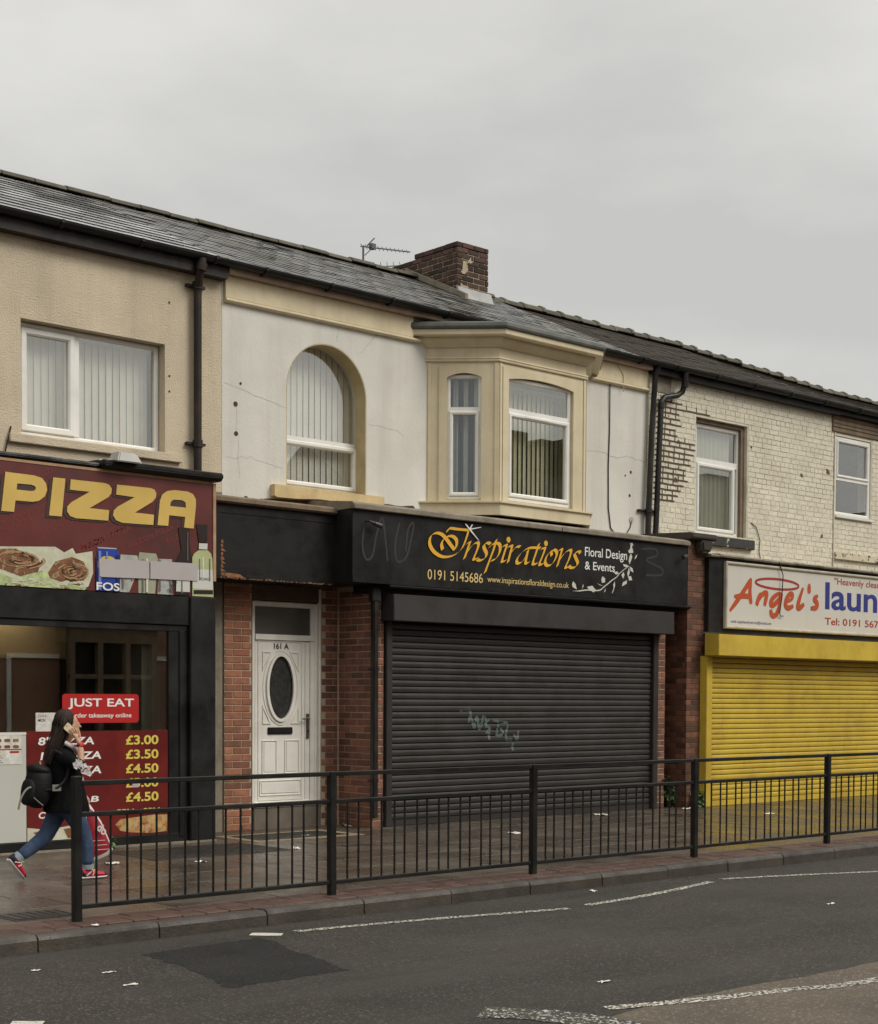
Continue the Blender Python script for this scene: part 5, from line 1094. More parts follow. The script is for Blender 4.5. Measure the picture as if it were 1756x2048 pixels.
# laundry front: fascia and yellow shutter (parts of house 3)
fa = MB().box(7.80, 15.5, -0.90, -0.03, 2.535, 3.62).build('laundry_fascia', m_blackwood, h3)
mb = MB(); x = 7.78
while x < 15.5:
    w = rnd.uniform(0.2, 0.6); z = 3.625+rnd.uniform(-.004, .006)
    mb.prismx([(-0.95, z), (-0.96, z+0.02), (-0.94, z+rnd.uniform(.035, .05)), (-0.03, z+0.10), (-0.03, z-0.002)], x, x+w-0.003); x += w
mb.build('weathered_moulding', m_timber, fa)
ysh = MB().hexa([(7.71, -1.165, 2.19), (14.85, -1.165, 2.19), (14.85, -0.905, 2.19), (7.71, -0.905, 2.19), (7.71, -1.16, 2.497), (14.85, -1.16, 2.497), (14.85, -0.905, 2.515), (7.71, -0.905, 2.515)]).build('roller_shutter', m_yel, h3, bevel=0.006, label='bright yellow roller shutter of the laundry, closed')
for a, b in ((7.725, 7.858), (14.7, 14.83)): MB().box(a, b, -0.94, -0.70, 0.0, 2.188).build('guide_rail', m_yel, ysh, bevel=0.006)
yme = MB().prismx([(0.004, 0.0), (-0.004, 0.002), (-0.010, 0.012), (-0.0125, 0.028), (-0.0125, 0.044), (-0.009, 0.060), (-0.002, 0.0675), (0.004, 0.068)], 0, 6.83).mesh('slat', m_yel)
for k in range(30): link_mesh('slat', yme, ysh, (7.862, -0.88+rnd.uniform(-.0015, .0015), 0.085+0.0745*k)).rotation_euler = (rnd.uniform(-.035, .035), 0, rnd.uniform(-.0003, .0003))
MB().box(7.862, 14.69, -0.895, -0.85, 0.0, 0.08).build('bottom_rail', m_yel, ysh, bevel=0.005)
MB().box(7.84, 14.7, -0.62, -0.60, 0, 2.6).build('shutter_backing', m_black, ysh)
MB().box(7.65, 15.5, -0.9, -0.885, 2.515, 2.535).build('drip_strip', m_iron, h3)

ls = thing('shop_sign', 'cream white laundry sign with Angel\'s in orange and a red halo', 'shop sign', (11.0, -0.93, 2.6))
MB().box(8.16, 14.2, -0.925, -0.901, 2.615, 3.565).build('panel', m_lsign, ls)
mb = MB(); frame_mesh(mb, 8.145, 14.215, 2.60, 3.58, 0.045, -0.955, -0.9)
mb.build('frame', m_lframe, ls)
ya = -0.927
ab = MB()
for i, st in enumerate(SHAPES['angel']['s']): ribbon(ab, st, ya-0.0005*i, 0.082, dy=0.00003)
ab.build('lettering', m_angred, ls, label='orange red script lettering Angel\'s')
hb = MB(); ribbon(hb, SHAPES['angel']['halo'][0], ya-0.001, 0.036, taper=False); hb.build('halo', m_dkred, ls)
text('laundry', 10.70, 12.19, 2.985, 3.415, ya, m_blue, ls, bold=0.02, ref='laun')
text('"Heavenly clean"', 10.95, 12.26, 3.36, 3.50, ya, m_dkred, ls, bold=0.012, ref='"Heavenly clean')
text('Tel: 0191 567 0', 10.70, 12.24, 2.745, 2.86, ya, m_dkred, ls, bold=0.015, ref='Tel: 0191 567')
text('email: angelslaundryservice@hotmail.com', 8.295, 9.29, 2.675, 2.735, ya, m_blue, ls)
MB().tube([(9.42, -0.96, 3.64), (9.52, -0.965, 3.45), (9.50, -0.96, 3.1), (9.46, -0.955, 2.88), (9.47, -0.955, 2.83), (9.56, -0.952, 2.835)], 0.008, 6).build('cable', m_pipe, ls)

m_flake = mat('flaking_cream_band', (0.58, 0.52, 0.38), 0.8, 0.12, 6, 0.6, 40, speck=((0.05, 0.045, 0.04), 9, 0.58))
# ------------------------------------------------------------------ house 4 at the right edge
h4 = thing('terraced_house', 'painted brick house at the far right with a weathered timber lintel', 'house', (16, 0, 0), 'terraced houses of the parade')
shape('wall', [[(12.29, 0), (24, 0), (24, 6.42), (12.29, 6.42)], [(12.325, 4.685), (12.325, 6.02), (13.41, 6.02), (13.41, 4.685)]], m_mortar_pt, 0.0, 0.26, h4)
b4 = MB().box(12.30, 13.0, 0.0015, 0.004, 3.4, 3.75).build('brick_face', m_mortar_pt, h4)
pb4 = MB().box(0, 0.219, -0.005, 0.02, 0, 0.0745).mesh('brick', m_brick_pt, 0.004, 2)
bricks(b4, pb4, 0.23, (12.30, -0.001), 'x', 11.6, 3.72, 6.36, 0.0812, limit=300, holes=[(12.315, 13.42, 4.66, 6.345)], jitter=0.001, stuff_mat=m_brick_pt, proud=0.005)
lt = MB()
z = 6.075
for h in (0.075, 0.06, 0.075, 0.06):
    lt.box(12.20, 13.75, -0.03-rnd.uniform(0, .015), 0.02, z, z+h-0.006); z += h
lt.build('timber_lintel', m_wood, h4, bevel=0.006)
MB().tube([(12.285, -0.016, 3.75), (12.285, -0.016, 6.06)], 0.013, 6).build('wall_cable', m_brick_pt, h4)
window(h4, 'window', 12.33, 13.405, 4.69, 6.015, 0.06, 0.015, bars=[(12.38, 13.35, 5.28, 5.35)], sashes=[(12.385, 13.35, 5.33, 5.96, 0.045)], panes=[(12.39, 13.345, 4.75, 5.28), (12.43, 13.305, 5.375, 5.915)], label='small white window under the timber lintel')
MB().box(12.30, 13.46, -0.05, 0.06, 4.64, 4.683).build('window_sill', m_white, h4, bevel=0.006)
MB().box(12.29, 14.2, -0.06, -0.002, 3.94, 4.06).build('stone_band', m_flake, h4, bevel=0.006)
room(h4, 11.5, 17, 0.30, 3.0, 3.7, 6.3)
roof4 = roof_solid(h4, 12.286, 24, m_slate_dry, 7.83)
slate_roof(roof4, 12.286, 24, 0.30, 0.21, 0.007, m_slate_dry, jit=0.004, hr=hr4)
ridge(roof4, 12.3, 24, rt2, hr=hr4)
gutter(h4, 12.285, 24)
MB().box(12.285, 24, -0.135, -0.012, 6.35, 6.43).build('fascia_board', m_gutter, h4)
MB().box(12.29, 24, 6.6, 6.9, 0, 6.42).box(23.8, 24, 0.262, 6.6, 0, 6.42).build('rear_wall', m_mortar_dk, h4)
MB().box(7.45, 12.28, 6.6, 6.9, 0, 6.42).build('rear_wall', m_mortar_dk, h3)

# opposite side of the street: only its roofline shows, mirrored in the upper windows
opp = thing('terraced_row', 'brick terrace across the road, mirrored as a dark roofline in the arched window', 'house', (20, -17.6, 0))
MB().box(-40, 80, -25.0, -17.6, -0.1, 6.0).build('wall', mat('far_brick', (0.30, 0.17, 0.11), 0.9, 0.2, 2), opp)
mb = MB(); mb.prismx([(-17.3, 6.0), (-17.3, 6.1), (-21.3, 7.9), (-25.3, 6.1), (-25.3, 6.0)], -40, 17.4)
mb.prismx([(-17.3, 6.4), (-17.3, 6.6), (-21.3, 9.1), (-25.3, 6.6), (-25.3, 6.4)], 17.5, 80)
for x in (19.5, 32, 45, 58): mb.prism([(x-1.9, 6.5), (x-1.9, 7.4), (x-0.6, 9.2), (x+0.6, 9.2), (x+1.9, 7.4), (x+1.9, 6.5)], -21.0, -17.35)
mb.build('roof', m_slate_dry, opp)
mb = MB()
for x in (24.2, 26.9, 38.5, 50): mb.box(x-0.5, x+0.5, -21.9, -20.7, 8.5, 10.0)
mb.prism([(24.6, 8.5), (24.6, 9.55), (25.4, 9.9), (26.5, 9.9), (27.3, 9.5), (27.3, 8.5)], -21.8, -20.8)
mb.build('chimney', m_slate_dry, opp, kind='stuff')
mb = MB(); mg = MB()
for k in range(10):
    x = -14+k*5.1
    mb.box(x, x+2.2, -17.6, -17.0, 0.0, 0.75); mb.box(x, x+2.2, -17.6, -17.0, 2.75, 3.1); mb.box(x-0.1, x+2.3, -17.6, -16.9, 3.1, 3.25)
    for j in range(4): mb.box(x+0.69*j, x+0.69*j+0.13, -17.15, -17.0, 0.75, 2.75)
    mb.box(x, x+2.2, -17.1, -17.02, 1.95, 2.05); mg.box(x+0.02, x+2.18, -17.5, -17.2, 0.75, 2.75)
mb.build('bay_surround', m_wood, opp, kind='stuff'); mg.build('bay_glass', m_black, opp, kind='stuff')
mb = MB()
for k in range(30):
    x = -32+k*3.4
    frame_mesh(mb, x, x+1.1, 3.7, 5.3, 0.09, -17.57, -17.62); frame_mesh(mb, x-0.2, x+1.6, 0.7, 2.5, 0.10, -17.57, -17.62); mb.box(x+0.5, x+0.58, -17.62, -17.57, 3.8, 5.2)
mb.build('window', m_upvc, opp, kind='stuff')

# ------------------------------------------------------------------ guard railing
gr = thing('guard_railing', 'black steel pedestrian guard railing along the kerb', 'railing', (0, -5.25, 0))
posts = [-4.725, -2.499, -0.239, 2.032, 4.326, 6.60, 8.87, 11.15]
pm = MB().box(-0.029, 0.029, -0.029, 0.029, -0.02, 0.975).mesh('post', m_rail, 0.005, 1)
barm = MB().tube([(0, 0, 0.11), (0, 0, 0.735)], 0.0085, 8).mesh('bar', m_rail, smooth=True)
for i, x in enumerate(posts):
    o = link_mesh('post', pm, gr, (x, -5.25, 0), 0, (1, 1, 1.03 if i == 0 else 1.0))
    o.rotation_euler = (rnd.uniform(-.004, .004), rnd.uniform(-.004, .004), 0)
    if i == len(posts)-1: break
    x2 = posts[i+1]
    for nm, z, h in (('top_rail', 0.955, 0.034), ('middle_rail', 0.738, 0.032), ('bottom_rail', 0.100, 0.032)):
        MB().box(x+0.030, x2-0.030, -5.268, -5.232, z-h/2, z+h/2).build(nm, m_rail, gr, bevel=0.004, seg=1)
    n = 17; d = (x2-x-0.058)/(n+1)
    for k in range(n):
        link_mesh('bar', barm, gr, (x+0.029+d*(k+1)+rnd.uniform(-.003, .003), -5.25+(0.008 if k % 2 else -0.008), 0))

# ------------------------------------------------------------------ aerials
def aerial(label, base, a, b, n, el, vertical=False):
    t = thing('tv_aerial', label, 'aerial', base, 'aerials behind the ridge')
    MB().tube([base, (base[0], base[1], a[2]+0.02)], 0.016, 8).build('mast', m_aerial, t)
    MB().tube([a, b], 0.011, 6).build('boom', m_aerial, t)
    mb = MB(); A, B = Vector(a), Vector(b)
    for k in range(n):
        p_ = A.lerp(B, (k+0.3)/n); l = el*(1.0-0.4*k/n)
        e = Vector((0.12, 0.35, 0.94)) if vertical else Vector((0.1, 0.6, 0.8))*0.6
        mb.tube([p_-e*l, p_+e*l], 0.006, 5)
    mb.build('element', m_aerial, t, kind='stuff')
    return t
t1 = aerial('spiky aerial standing clear on its mast above the ridge', (4.92, 3.5, 8.0), (4.87, 3.5, 8.42), (5.86, 3.5, 8.53), 12, 0.10)
MB().tube([(4.95, 3.5, 8.30), (5.1, 3.5, 8.44)], 0.008, 5).box(5.06, 5.14, 3.46, 3.54, 8.42, 8.50).tube([(4.95, 3.45, 8.43), (5.06, 3.4, 8.56)], 0.01, 5).build('bracket', m_aerial, t1)
aerial('low aerial with upright elements half hidden behind the ridge by the chimney', (5.30, 4.2, 8.1), (5.15, 4.2, 8.28), (6.35, 4.2, 8.56), 9, 0.11, True)

# ------------------------------------------------------------------ weeds in the alcove
def plant(label, c, h, n, spread, group='weeds at the foot of the shop fronts'):
    t = thing('weed_plant', label, 'plant', c, group)
    st = MB(); lf = MB()
    for i in range(n):
        a = rnd.uniform(0, 2*math.pi); r = spread*rnd.uniform(0.2, 1.0); hh = h*rnd.uniform(0.45, 1.0)
        tip = Vector((c[0]+r*math.cos(a), c[1]+r*math.sin(a)*0.6, c[2]+hh)); mid = Vector((c[0]+r*0.4*math.cos(a), c[1]+r*0.3*math.sin(a), c[2]+hh*0.6))
        st.tube([c, mid, tip], [0.007, 0.005, 0.003], 5)
        for k in range(7):
            p_ = Vector(c).lerp(mid, rnd.uniform(0.3, 1)) if k < 3 else mid.lerp(tip, rnd.uniform(0, 1))
            b = rnd.uniform(0, 2*math.pi); l = rnd.uniform(0.07, 0.14); w_ = l*rnd.uniform(0.35, 0.5)
            d = Vector((math.cos(b), math.sin(b), rnd.uniform(-0.5, 0.5))).normalized(); s__ = d.cross(Vector((0, 0, 1))).normalized()*w_
            up = Vector((0, 0, 0.02))
            q_ = [p_, p_+d*l*0.35+s__*0.8+up, p_+d*l*0.5+s__*0.55, p_+d*l*0.75+s__*0.6-up*0.5, p_+d*l-up*1.5, p_+d*l*0.75-s__*0.6-up*0.5, p_+d*l*0.5-s__*0.55, p_+d*l*0.35-s__*0.8+up]
            lf.add([tuple(v) for v in q_] + [tuple(p_+d*l*0.5-up*0.4)], [(0, 1, 2, 8), (2, 3, 4, 8), (4, 5, 6, 8), (6, 7, 0, 8)])
    st.build('stem', m_leaf, t); lf.build('leaves', m_leaf, t, kind='stuff')
    return t
plant('tall leafy weed growing in the dark alcove between shutter and brown pier', (7.27, -0.62, 0), 0.52, 12, 0.17)
plant('small weed tuft at the foot of the brown brick pier', (7.62, -0.90, 0), 0.24, 7, 0.12)
plant('thin weed tuft under the menu board beside the woman\'s bag', (-2.02, -0.90, 0), 0.10, 5, 0.07)

# ------------------------------------------------------------------ litter
def litter(label, x, y, z, s, asp=1.0, h=0.02):
    n = 6; mb = MB(); vs = []
    for i in range(n):
        for j in range(n):
            r = 1.0-0.2*rnd.random()
            vs.append((x+s*(i/(n-1)-0.5)*r, y+s*asp*(j/(n-1)-0.5)*r, z+0.003+h*0.8*rnd.random()*rnd.random()))
    mb.add(vs, [(i*n+j, (i+1)*n+j, (i+1)*n+j+1, i*n+j+1) for i in range(n-1) for j in range(n-1)])
    o = mb.build('paper_litter', m_paper)
    tag(o, label, 'litter', 'white paper litter on the ground', 'thing')
for lab, x, y, z, s, asp, h in (
    ('crumpled white paper right beside the woman\'s front shoe', -2.69, -2.20, 0, 0.13, 0.8, 0.03), ('flat white scrap between the woman and the second post', -1.97, -2.57, 0, 0.12, 0.9, 0.02),
    ('white wad on the slabs in front of the door', -0.53, -2.14, 0, 0.08, 1, 0.05), ('white flake on the ochre border near the door', 0.44, -1.03, 0, 0.10, 0.8, 0.02),
    ('white paper at the foot of the brick corner', 1.60, -0.30, 0, 0.12, 1.2, 0.05), ('crumpled white paper in front of the black shutter middle', 2.50, -2.28, 0, 0.14, 1, 0.03),
    ('long white scrap at the right end of the black shutter', 5.41, -1.02, 0, 0.26, 0.8, 0.03), ('white paper lying by the brown pier weeds', 7.25, -1.0, 0, 0.22, 0.6, 0.03),
    ('pinkish white scrap on the wet slabs before the yellow shutter', 7.37, -2.33, 0, 0.22, 0.6, 0.03), ('tiny white speck on the kerb edge left of the first post', -4.72, -5.50, 0, 0.05, 1, 0.015),
    ('white scrap on the road below the third post', -0.05, -5.80, ZR, 0.06, 1, 0.03), ('thin white shred on the asphalt at lower left', -5.22, -6.55, ZR, 0.10, 0.3, 0.012),
    ('second thin white shred on the asphalt near the dark patch', -5.33, -6.98, ZR, 0.10, 0.3, 0.012), ('small shred lying at the lower left kerb', -5.52, -6.2, ZR, 0.07, 0.4, 0.012),
    ('pale scrap in the road centre by the buff strip', -3.15, -8.70, ZR, 0.10, 0.4, 0.015), ('small pale scrap on the road toward the right', 0.85, -7.6, ZR, 0.10, 0.4, 0.015)):
    litter(lab, x, y, z, s, asp, h)

# ------------------------------------------------------------------ the woman on the phone
def skin(name, joints, links, mt, parent, levels=2, root=0, kind=None, label=None):
    """one continuous surface grown round a skeleton: joints (x, y, z, radius[, radius2])"""
    me = bpy.data.meshes.new(name); me.from_pydata([j[:3] for j in joints], links, [])
    o = bpy.data.objects.new(name, me); COL.objects.link(o)
    o.modifiers.new('skin', 'SKIN'); 
    if not me.skin_vertices: me.attributes  # layer is made by the modifier
    sv = me.skin_vertices[0].data
    for i, j in enumerate(joints):
        sv[i].radius = (j[3], j[4] if len(j) > 4 else j[3]); sv[i].use_root = (i == root)
    sub = o.modifiers.new('sub', 'SUBSURF'); sub.levels = levels; sub.render_levels = levels
    dg = bpy.context.evaluated_depsgraph_get()
    me2 = bpy.data.meshes.new_from_object(o.evaluated_get(dg))
    bpy.data.objects.remove(o); bpy.data.meshes.remove(me)
    me2.name = name; me2.materials.clear(); me2.materials.append(mt)
    for p_ in me2.polygons: p_.use_smooth = True; p_.material_index = 0
    r = link_mesh(name, me2, parent)
    if label: r['label'] = label
    return r
m_skin = mat('skin', (0.50, 0.29, 0.19), 0.55, 0.06, 20)
m_hair = mat('dark_brown_hair', (0.026, 0.015, 0.011), 0.6, 0.5, 40, 0.8, 90, spec=0.22)
m_coat = mat('black_jersey', (0.006, 0.006, 0.0065), 0.9, 0.3, 25, 0.8, 40, spec=0.12)
m_flower = mat('white_flower_print', (0.62, 0.58, 0.58), 0.8, 0.1, 20)
m_denim = mat('blue_denim', (0.040, 0.062, 0.115), 0.9, 0.25, 9, 1.2, 26, spec=0.15, dirt=((0.12, 0.17, 0.25), 0.5, 7))
m_cuff = mat('pale_denim_cuff', (0.22, 0.26, 0.30), 0.85, 0.1)
m_shoe = mat('crimson_shoe_mesh', (0.50, 0.018, 0.055), 0.6, 0.1, 20, 0.2, 150)
m_navy = mat('navy_suede', (0.013, 0.014, 0.025), 0.7, 0.1)
m_sole = mat('white_sole', (0.62, 0.60, 0.55), 0.6, 0.1)
m_lace = mat('lime_lace', (0.55, 0.72, 0.05), 0.6, 0.05)
m_pack = mat('black_backpack', (0.006, 0.006, 0.0065), 0.6, 0.3, 15, 0.8, 30, spec=0.25)
m_strap = mat('grey_webbing', (0.20, 0.19, 0.16), 0.8, 0.1)
m_phone = mat('gold_phone_back', (0.70, 0.57, 0.38), 0.35, 0.03)
m_bagred = mat('red_carrier_plastic', (0.30, 0.022, 0.035), 0.4, 0.15, 12, 0.4, 18)
m_bagwht = mat('white_carrier_plastic', (0.62, 0.60, 0.57), 0.4, 0.1, 12, 0.3, 18)

per = thing('person', 'woman striding with phone at her ear, black floral jacket and jeans', 'person', (-3.5, -3.0, 0))
# body: trunk, neck, head, arms and legs in one surface
J = [(-3.625, -3.0, 0.76, 0.105, 0.09),      # 0 pelvis
     (-3.625, -3.0, 0.92, 0.09, 0.075),      # 1 waist
     (-3.63, -3.0, 1.05, 0.10, 0.085),       # 2 chest
     (-3.625, -3.0, 1.14, 0.055, 0.055),     # 3 neck root
     (-3.59, -3.005, 1.205, 0.045, 0.045),   # 4 neck
     (-3.555, -3.005, 1.275, 0.074, 0.066),  # 5 jaw / skull base
     (-3.570, -3.005, 1.345, 0.092, 0.078),  # 6 skull
     (-3.575, -3.005, 1.405, 0.066, 0.060),  # 7 crown
     (-3.485, -3.007, 1.245, 0.030, 0.030),  # 8 chin
     (-3.695, -3.120, 1.055, 0.036),         # 9 right shoulder
     (-3.570, -3.215, 0.965, 0.040),         # 10 right elbow
     (-3.545, -3.160, 1.140, 0.025),         # 11 right wrist
     (-3.685, -2.88, 1.055, 0.036),          # 12 left shoulder
     (-3.56, -2.83, 0.87, 0.038),            # 13 left elbow
     (-3.36, -2.83, 0.72, 0.025),            # 14 left wrist
     (-3.63, -3.07, 0.70, 0.085),            # 15 right hip
     (-3.47, -3.09, 0.38, 0.052),            # 16 right knee
     (-3.45, -3.105, 0.09, 0.032),           # 17 right ankle
     (-3.63, -2.93, 0.70, 0.085),            # 18 left hip
     (-3.70, -2.90, 0.36, 0.052),            # 19 left knee
     (-3.985, -2.88, 0.195, 0.032)]          # 20 left ankle
E_ = [(0,1),(1,2),(2,3),(3,4),(4,5),(5,6),(6,7),(5,8),(2,9),(9,10),(10,11),(2,12),(12,13),(13,14),(0,15),(15,16),(16,17),(0,18),(18,19),(19,20)]
body = skin('body', J, E_, m_skin, per, 2)
# face: nose, lips, eye, ear
MB().ellip((-3.470, -3.005, 1.300), 0.020, 0.011, 0.011, 1.0, R(22)).ellip((-3.480, -3.005, 1.318), 0.012, 0.009, 0.022, 1.0, R(-24)).build('nose', m_skin, body, smooth=True)
MB().ellip((-3.476, -3.006, 1.268), 0.011, 0.018, 0.005).ellip((-3.476, -3.006, 1.259), 0.010, 0.016, 0.005).build('lips', mat('lips', (0.30, 0.10, 0.08), 0.5, 0.05), body, smooth=True)
for yy in (-3.038, -2.975): MB().lathe([(0.001, -0.004), (0.005, -0.002), (0.006, 0), (0.005, 0.002), (0.001, 0.004)], (-3.478, yy, 1.323), 10).build('eye', m_num, body, smooth=True)
MB().tube([(-3.565, -3.083, 1.275), (-3.572, -3.090, 1.30), (-3.562, -3.086, 1.325)], [0.010, 0.016, 0.012], 8).build('ear', m_skin, body, smooth=True)
# right hand holding the phone: palm and five fingers
palm = [(-3.545, -3.160, 1.140, 0.024, 0.02), (-3.560, -3.140, 1.185, 0.032, 0.02), (-3.575, -3.128, 1.225, 0.032, 0.018)]
hj = list(palm); he = [(0,1),(1,2)]
for k, (dx, l) in enumerate(((0.030, 0.050), (0.012, 0.058), (-0.008, 0.055), (-0.026, 0.044))):
    b = len(hj)
    hj += [(-3.575+dx, -3.130, 1.235, 0.0085), (-3.580+dx*1.05, -3.134, 1.235+l*0.55, 0.0078), (-3.595+dx, -3.118, 1.235+l, 0.0065)]
    he += [(2, b), (b, b+1), (b+1, b+2)]
b = len(hj); hj += [(-3.535, -3.125, 1.195, 0.0095), (-3.523, -3.108, 1.235, 0.0085), (-3.530, -3.098, 1.268, 0.007)]; he += [(1, b), (b, b+1), (b+1, b+2)]
skin('hand', hj, he, m_skin, body, 1, 0)
MB().tube([(-3.562, -3.166, 1.135), (-3.530, -3.160, 1.150)], 0.027, 12, cap=False).build('bracelet', m_jered, per)
hl = [(-3.36, -2.83, 0.72, 0.023, 0.018), (-3.325, -2.83, 0.69, 0.03, 0.018), (-3.30, -2.83, 0.66, 0.028, 0.017)]; el_ = [(0,1),(1,2)]
for dy in (-0.024, -0.008, 0.008, 0.022):
    b = len(hl); hl += [(-3.295, -2.83+dy, 0.645, 0.0085), (-3.300, -2.83+dy, 0.615, 0.0078), (-3.325, -2.83+dy, 0.607, 0.0068)]; el_ += [(2,b),(b,b+1),(b+1,b+2)]
b = len(hl); hl += [(-3.325, -2.86, 0.67, 0.0095), (-3.315, -2.868, 0.64, 0.0085), (-3.322, -2.86, 0.615, 0.007)]; el_ += [(1,b),(b,b+1),(b+1,b+2)]
skin('hand', hl, el_, m_skin, body, 1, 0)
# hair: cap over the skull and a long fall down the back
def sm3(p, n=5):
    q = []; m = len(p)
    for i in range(m-1):
        A, B, C_, D = p[max(i-1,0)], p[i], p[i+1], p[min(i+2,m-1)]
        for k in range(n):
            t = k/n
            q.append(tuple(0.5*((2*B[j])+(-A[j]+C_[j])*t+(2*A[j]-5*B[j]+4*C_[j]-D[j])*t*t+(-A[j]+3*B[j]-3*C_[j]+D[j])*t**3) for j in range(3)))
    q.append(tuple(p[-1])); return q
hair = MB().ellip((-3.608, -3.005, 1.350), 0.092, 0.084, 0.100, 1.0, R(-22)).build('hair', m_hair, per, smooth=True)
skin('long_hair', [(-3.600, -3.008, 1.35, 0.055, 0.055), (-3.635, -3.012, 1.265, 0.076, 0.080), (-3.680, -3.02, 1.18, 0.055, 0.070), (-3.730, -3.03, 1.09, 0.034, 0.05), (-3.765, -3.03, 1.02, 0.016, 0.025)],
     [(0,1),(1,2),(2,3),(3,4)], m_hair, hair, 2)
st = MB()
for k in range(170):
    side = rnd.uniform(-1, 1)                       # -1 camera side, +1 far side
    fwd = rnd.random()
    y0 = -3.005+0.055*side*rnd.random()
    top = (-3.578-0.06*fwd, y0, 1.436-0.018*abs(side)-0.02*fwd)
    mid = (-3.592-0.075*fwd-0.02*rnd.random(), -3.005+0.092*side, 1.36-0.02*rnd.random())
    low = (-3.632-0.070*fwd, -3.01+0.088*side, 1.25-0.02*rnd.random())
    e = rnd.random()
    end = (-3.66-0.085*fwd-0.03*e, -3.02+0.065*side, 1.15-0.03*e)
    tip = (-3.70-0.095*fwd-0.02*e, -3.03+0.045*side+rnd.uniform(-.02, .02), 1.08-0.10*e)
    fwd2 = fwd
    if fwd < 0.25: end = (end[0]+0.03, end[1], end[2]+0.03); tip = (tip[0]+0.02, tip[1], 1.08)
    r = rnd.uniform(0.004, 0.008)
    pts = sm3([top, mid, low, end, tip], 4)
    st.tube(pts, [r*(1-0.75*i/(len(pts)-1)) for i in range(len(pts))], 5)
st.build('hair_strands', m_hair, hair, smooth=True, kind='stuff')
# jacket: loose body with folds, and sleeves
def coat(rings, nm, mt, nj=28):
    mb = MB(); vs = []
    for i, (z, cx, rx, ry) in enumerate(rings):
        for j in range(nj):
            t = 2*math.pi*j/nj; f = 1+0.030*math.sin(5*t+z*7)+0.020*math.sin(9*t-z*11)
            vs.append((cx+rx*f*math.cos(t), -3.0+ry*f*math.sin(t), z+0.008*math.sin(3*t)*(1 if i < 2 else 0)))
    k = len(rings)
    fs = [(i*nj+j, i*nj+(j+1) % nj, (i+1)*nj+(j+1) % nj, (i+1)*nj+j) for i in range(k-1) for j in range(nj)] + [tuple((k-1)*nj+j for j in range(nj))]
    mb.add(vs, fs); return mb.build(nm, mt, per, smooth=True)
jk = coat([(0.63, -3.60, 0.150, 0.135), (0.580, -3.598, 0.190, 0.172), (0.60, -3.598, 0.195, 0.175), (0.70, -3.602, 0.178, 0.158), (0.80, -3.608, 0.166, 0.150), (0.90, -3.616, 0.152, 0.142), (0.98, -3.627, 0.140, 0.146), (1.045, -3.637, 0.122, 0.145), (1.085, -3.638, 0.095, 0.120), (1.115, -3.63, 0.070, 0.082), (1.135, -3.622, 0.058, 0.060)], 'jacket', m_coat)
skin('sleeve', [(-3.665, -3.07, 1.04, 0.070), (-3.700, -3.12, 1.055, 0.070), (-3.645, -3.180, 1.01, 0.066), (-3.575, -3.215, 0.965, 0.062), (-3.562, -3.200, 1.03, 0.050)], [(0,1),(1,2),(2,3),(3,4)], m_coat, jk, 2)
skin('sleeve', [(-3.665, -2.93, 1.04, 0.070), (-3.69, -2.885, 1.05, 0.070), (-3.565, -2.83, 0.87, 0.06), (-3.42, -2.83, 0.76, 0.048)], [(0,1),(1,2),(2,3)], m_coat, jk, 2)
skin('scarf', [(-3.655, -3.07, 1.17, 0.022), (-3.60, -3.10, 1.135, 0.022), (-3.54, -3.08, 1.10, 0.022), (-3.505, -3.03, 1.085, 0.02), (-3.50, -2.97, 1.09, 0.02)], [(0,1),(1,2),(2,3),(3,4)], m_flower, per, 2)
# white flowers on the right sleeve and front
ff = MB()
def flower(c, nrm, r):
    nrm = Vector(nrm).normalized(); a = nrm.cross(Vector((0, 0, 1))).normalized(); b_ = nrm.cross(a)
    c = Vector(c)
    for k in range(5):
        t = 2*math.pi*k/5+rnd.random(); d = a*math.cos(t)+b_*math.sin(t); s__ = nrm.cross(d)
        ff.add([tuple(c), tuple(c+d*r*0.5+s__*r*0.42+nrm*0.006), tuple(c+d*r+nrm*0.003), tuple(c+d*r*0.5-s__*r*0.42+nrm*0.006)], [(0,1,2,3)])
for k in range(30):
    t = rnd.random()
    flower((-3.66+0.13*t, -3.262-0.025*t+rnd.uniform(-.006, .004), 1.005-0.085*t+rnd.uniform(-.035, .035)), (-0.1, -1, rnd.uniform(-.2, .3)), rnd.uniform(.014, .026))
for k in range(8): flower((-3.50+rnd.uniform(-.012, .015), -3.10+rnd.uniform(-.04, .05), 0.83+0.022*k), (0.75, -0.65, 0), 0.028)
ff.build('flower_print', m_flower, per, kind='stuff')
# jeans: hips and both legs
skin('jeans', [(-3.615, -3.0, 0.70, 0.110, 0.105), (-3.615, -3.060, 0.63, 0.092), (-3.53, -3.085, 0.50, 0.085), (-3.475, -3.092, 0.37, 0.070), (-3.455, -3.10, 0.24, 0.064), (-3.452, -3.105, 0.115, 0.054),
     (-3.615, -2.940, 0.63, 0.092), (-3.67, -2.915, 0.50, 0.082), (-3.725, -2.90, 0.375, 0.070), (-3.86, -2.89, 0.275, 0.062), (-3.965, -2.88, 0.205, 0.050)],
     [(0,1),(1,2),(2,3),(3,4),(4,5),(0,6),(6,7),(7,8),(8,9),(9,10)], m_denim, per, 2)
MB().tube([(-3.452, -3.105, 0.085), (-3.452, -3.105, 0.125)], 0.054, 14).build('cuff', m_cuff, per, smooth=True)
MB().tube([(-3.995, -2.878, 0.185), (-3.955, -2.882, 0.215)], 0.050, 14).build('cuff', m_cuff, per, smooth=True)
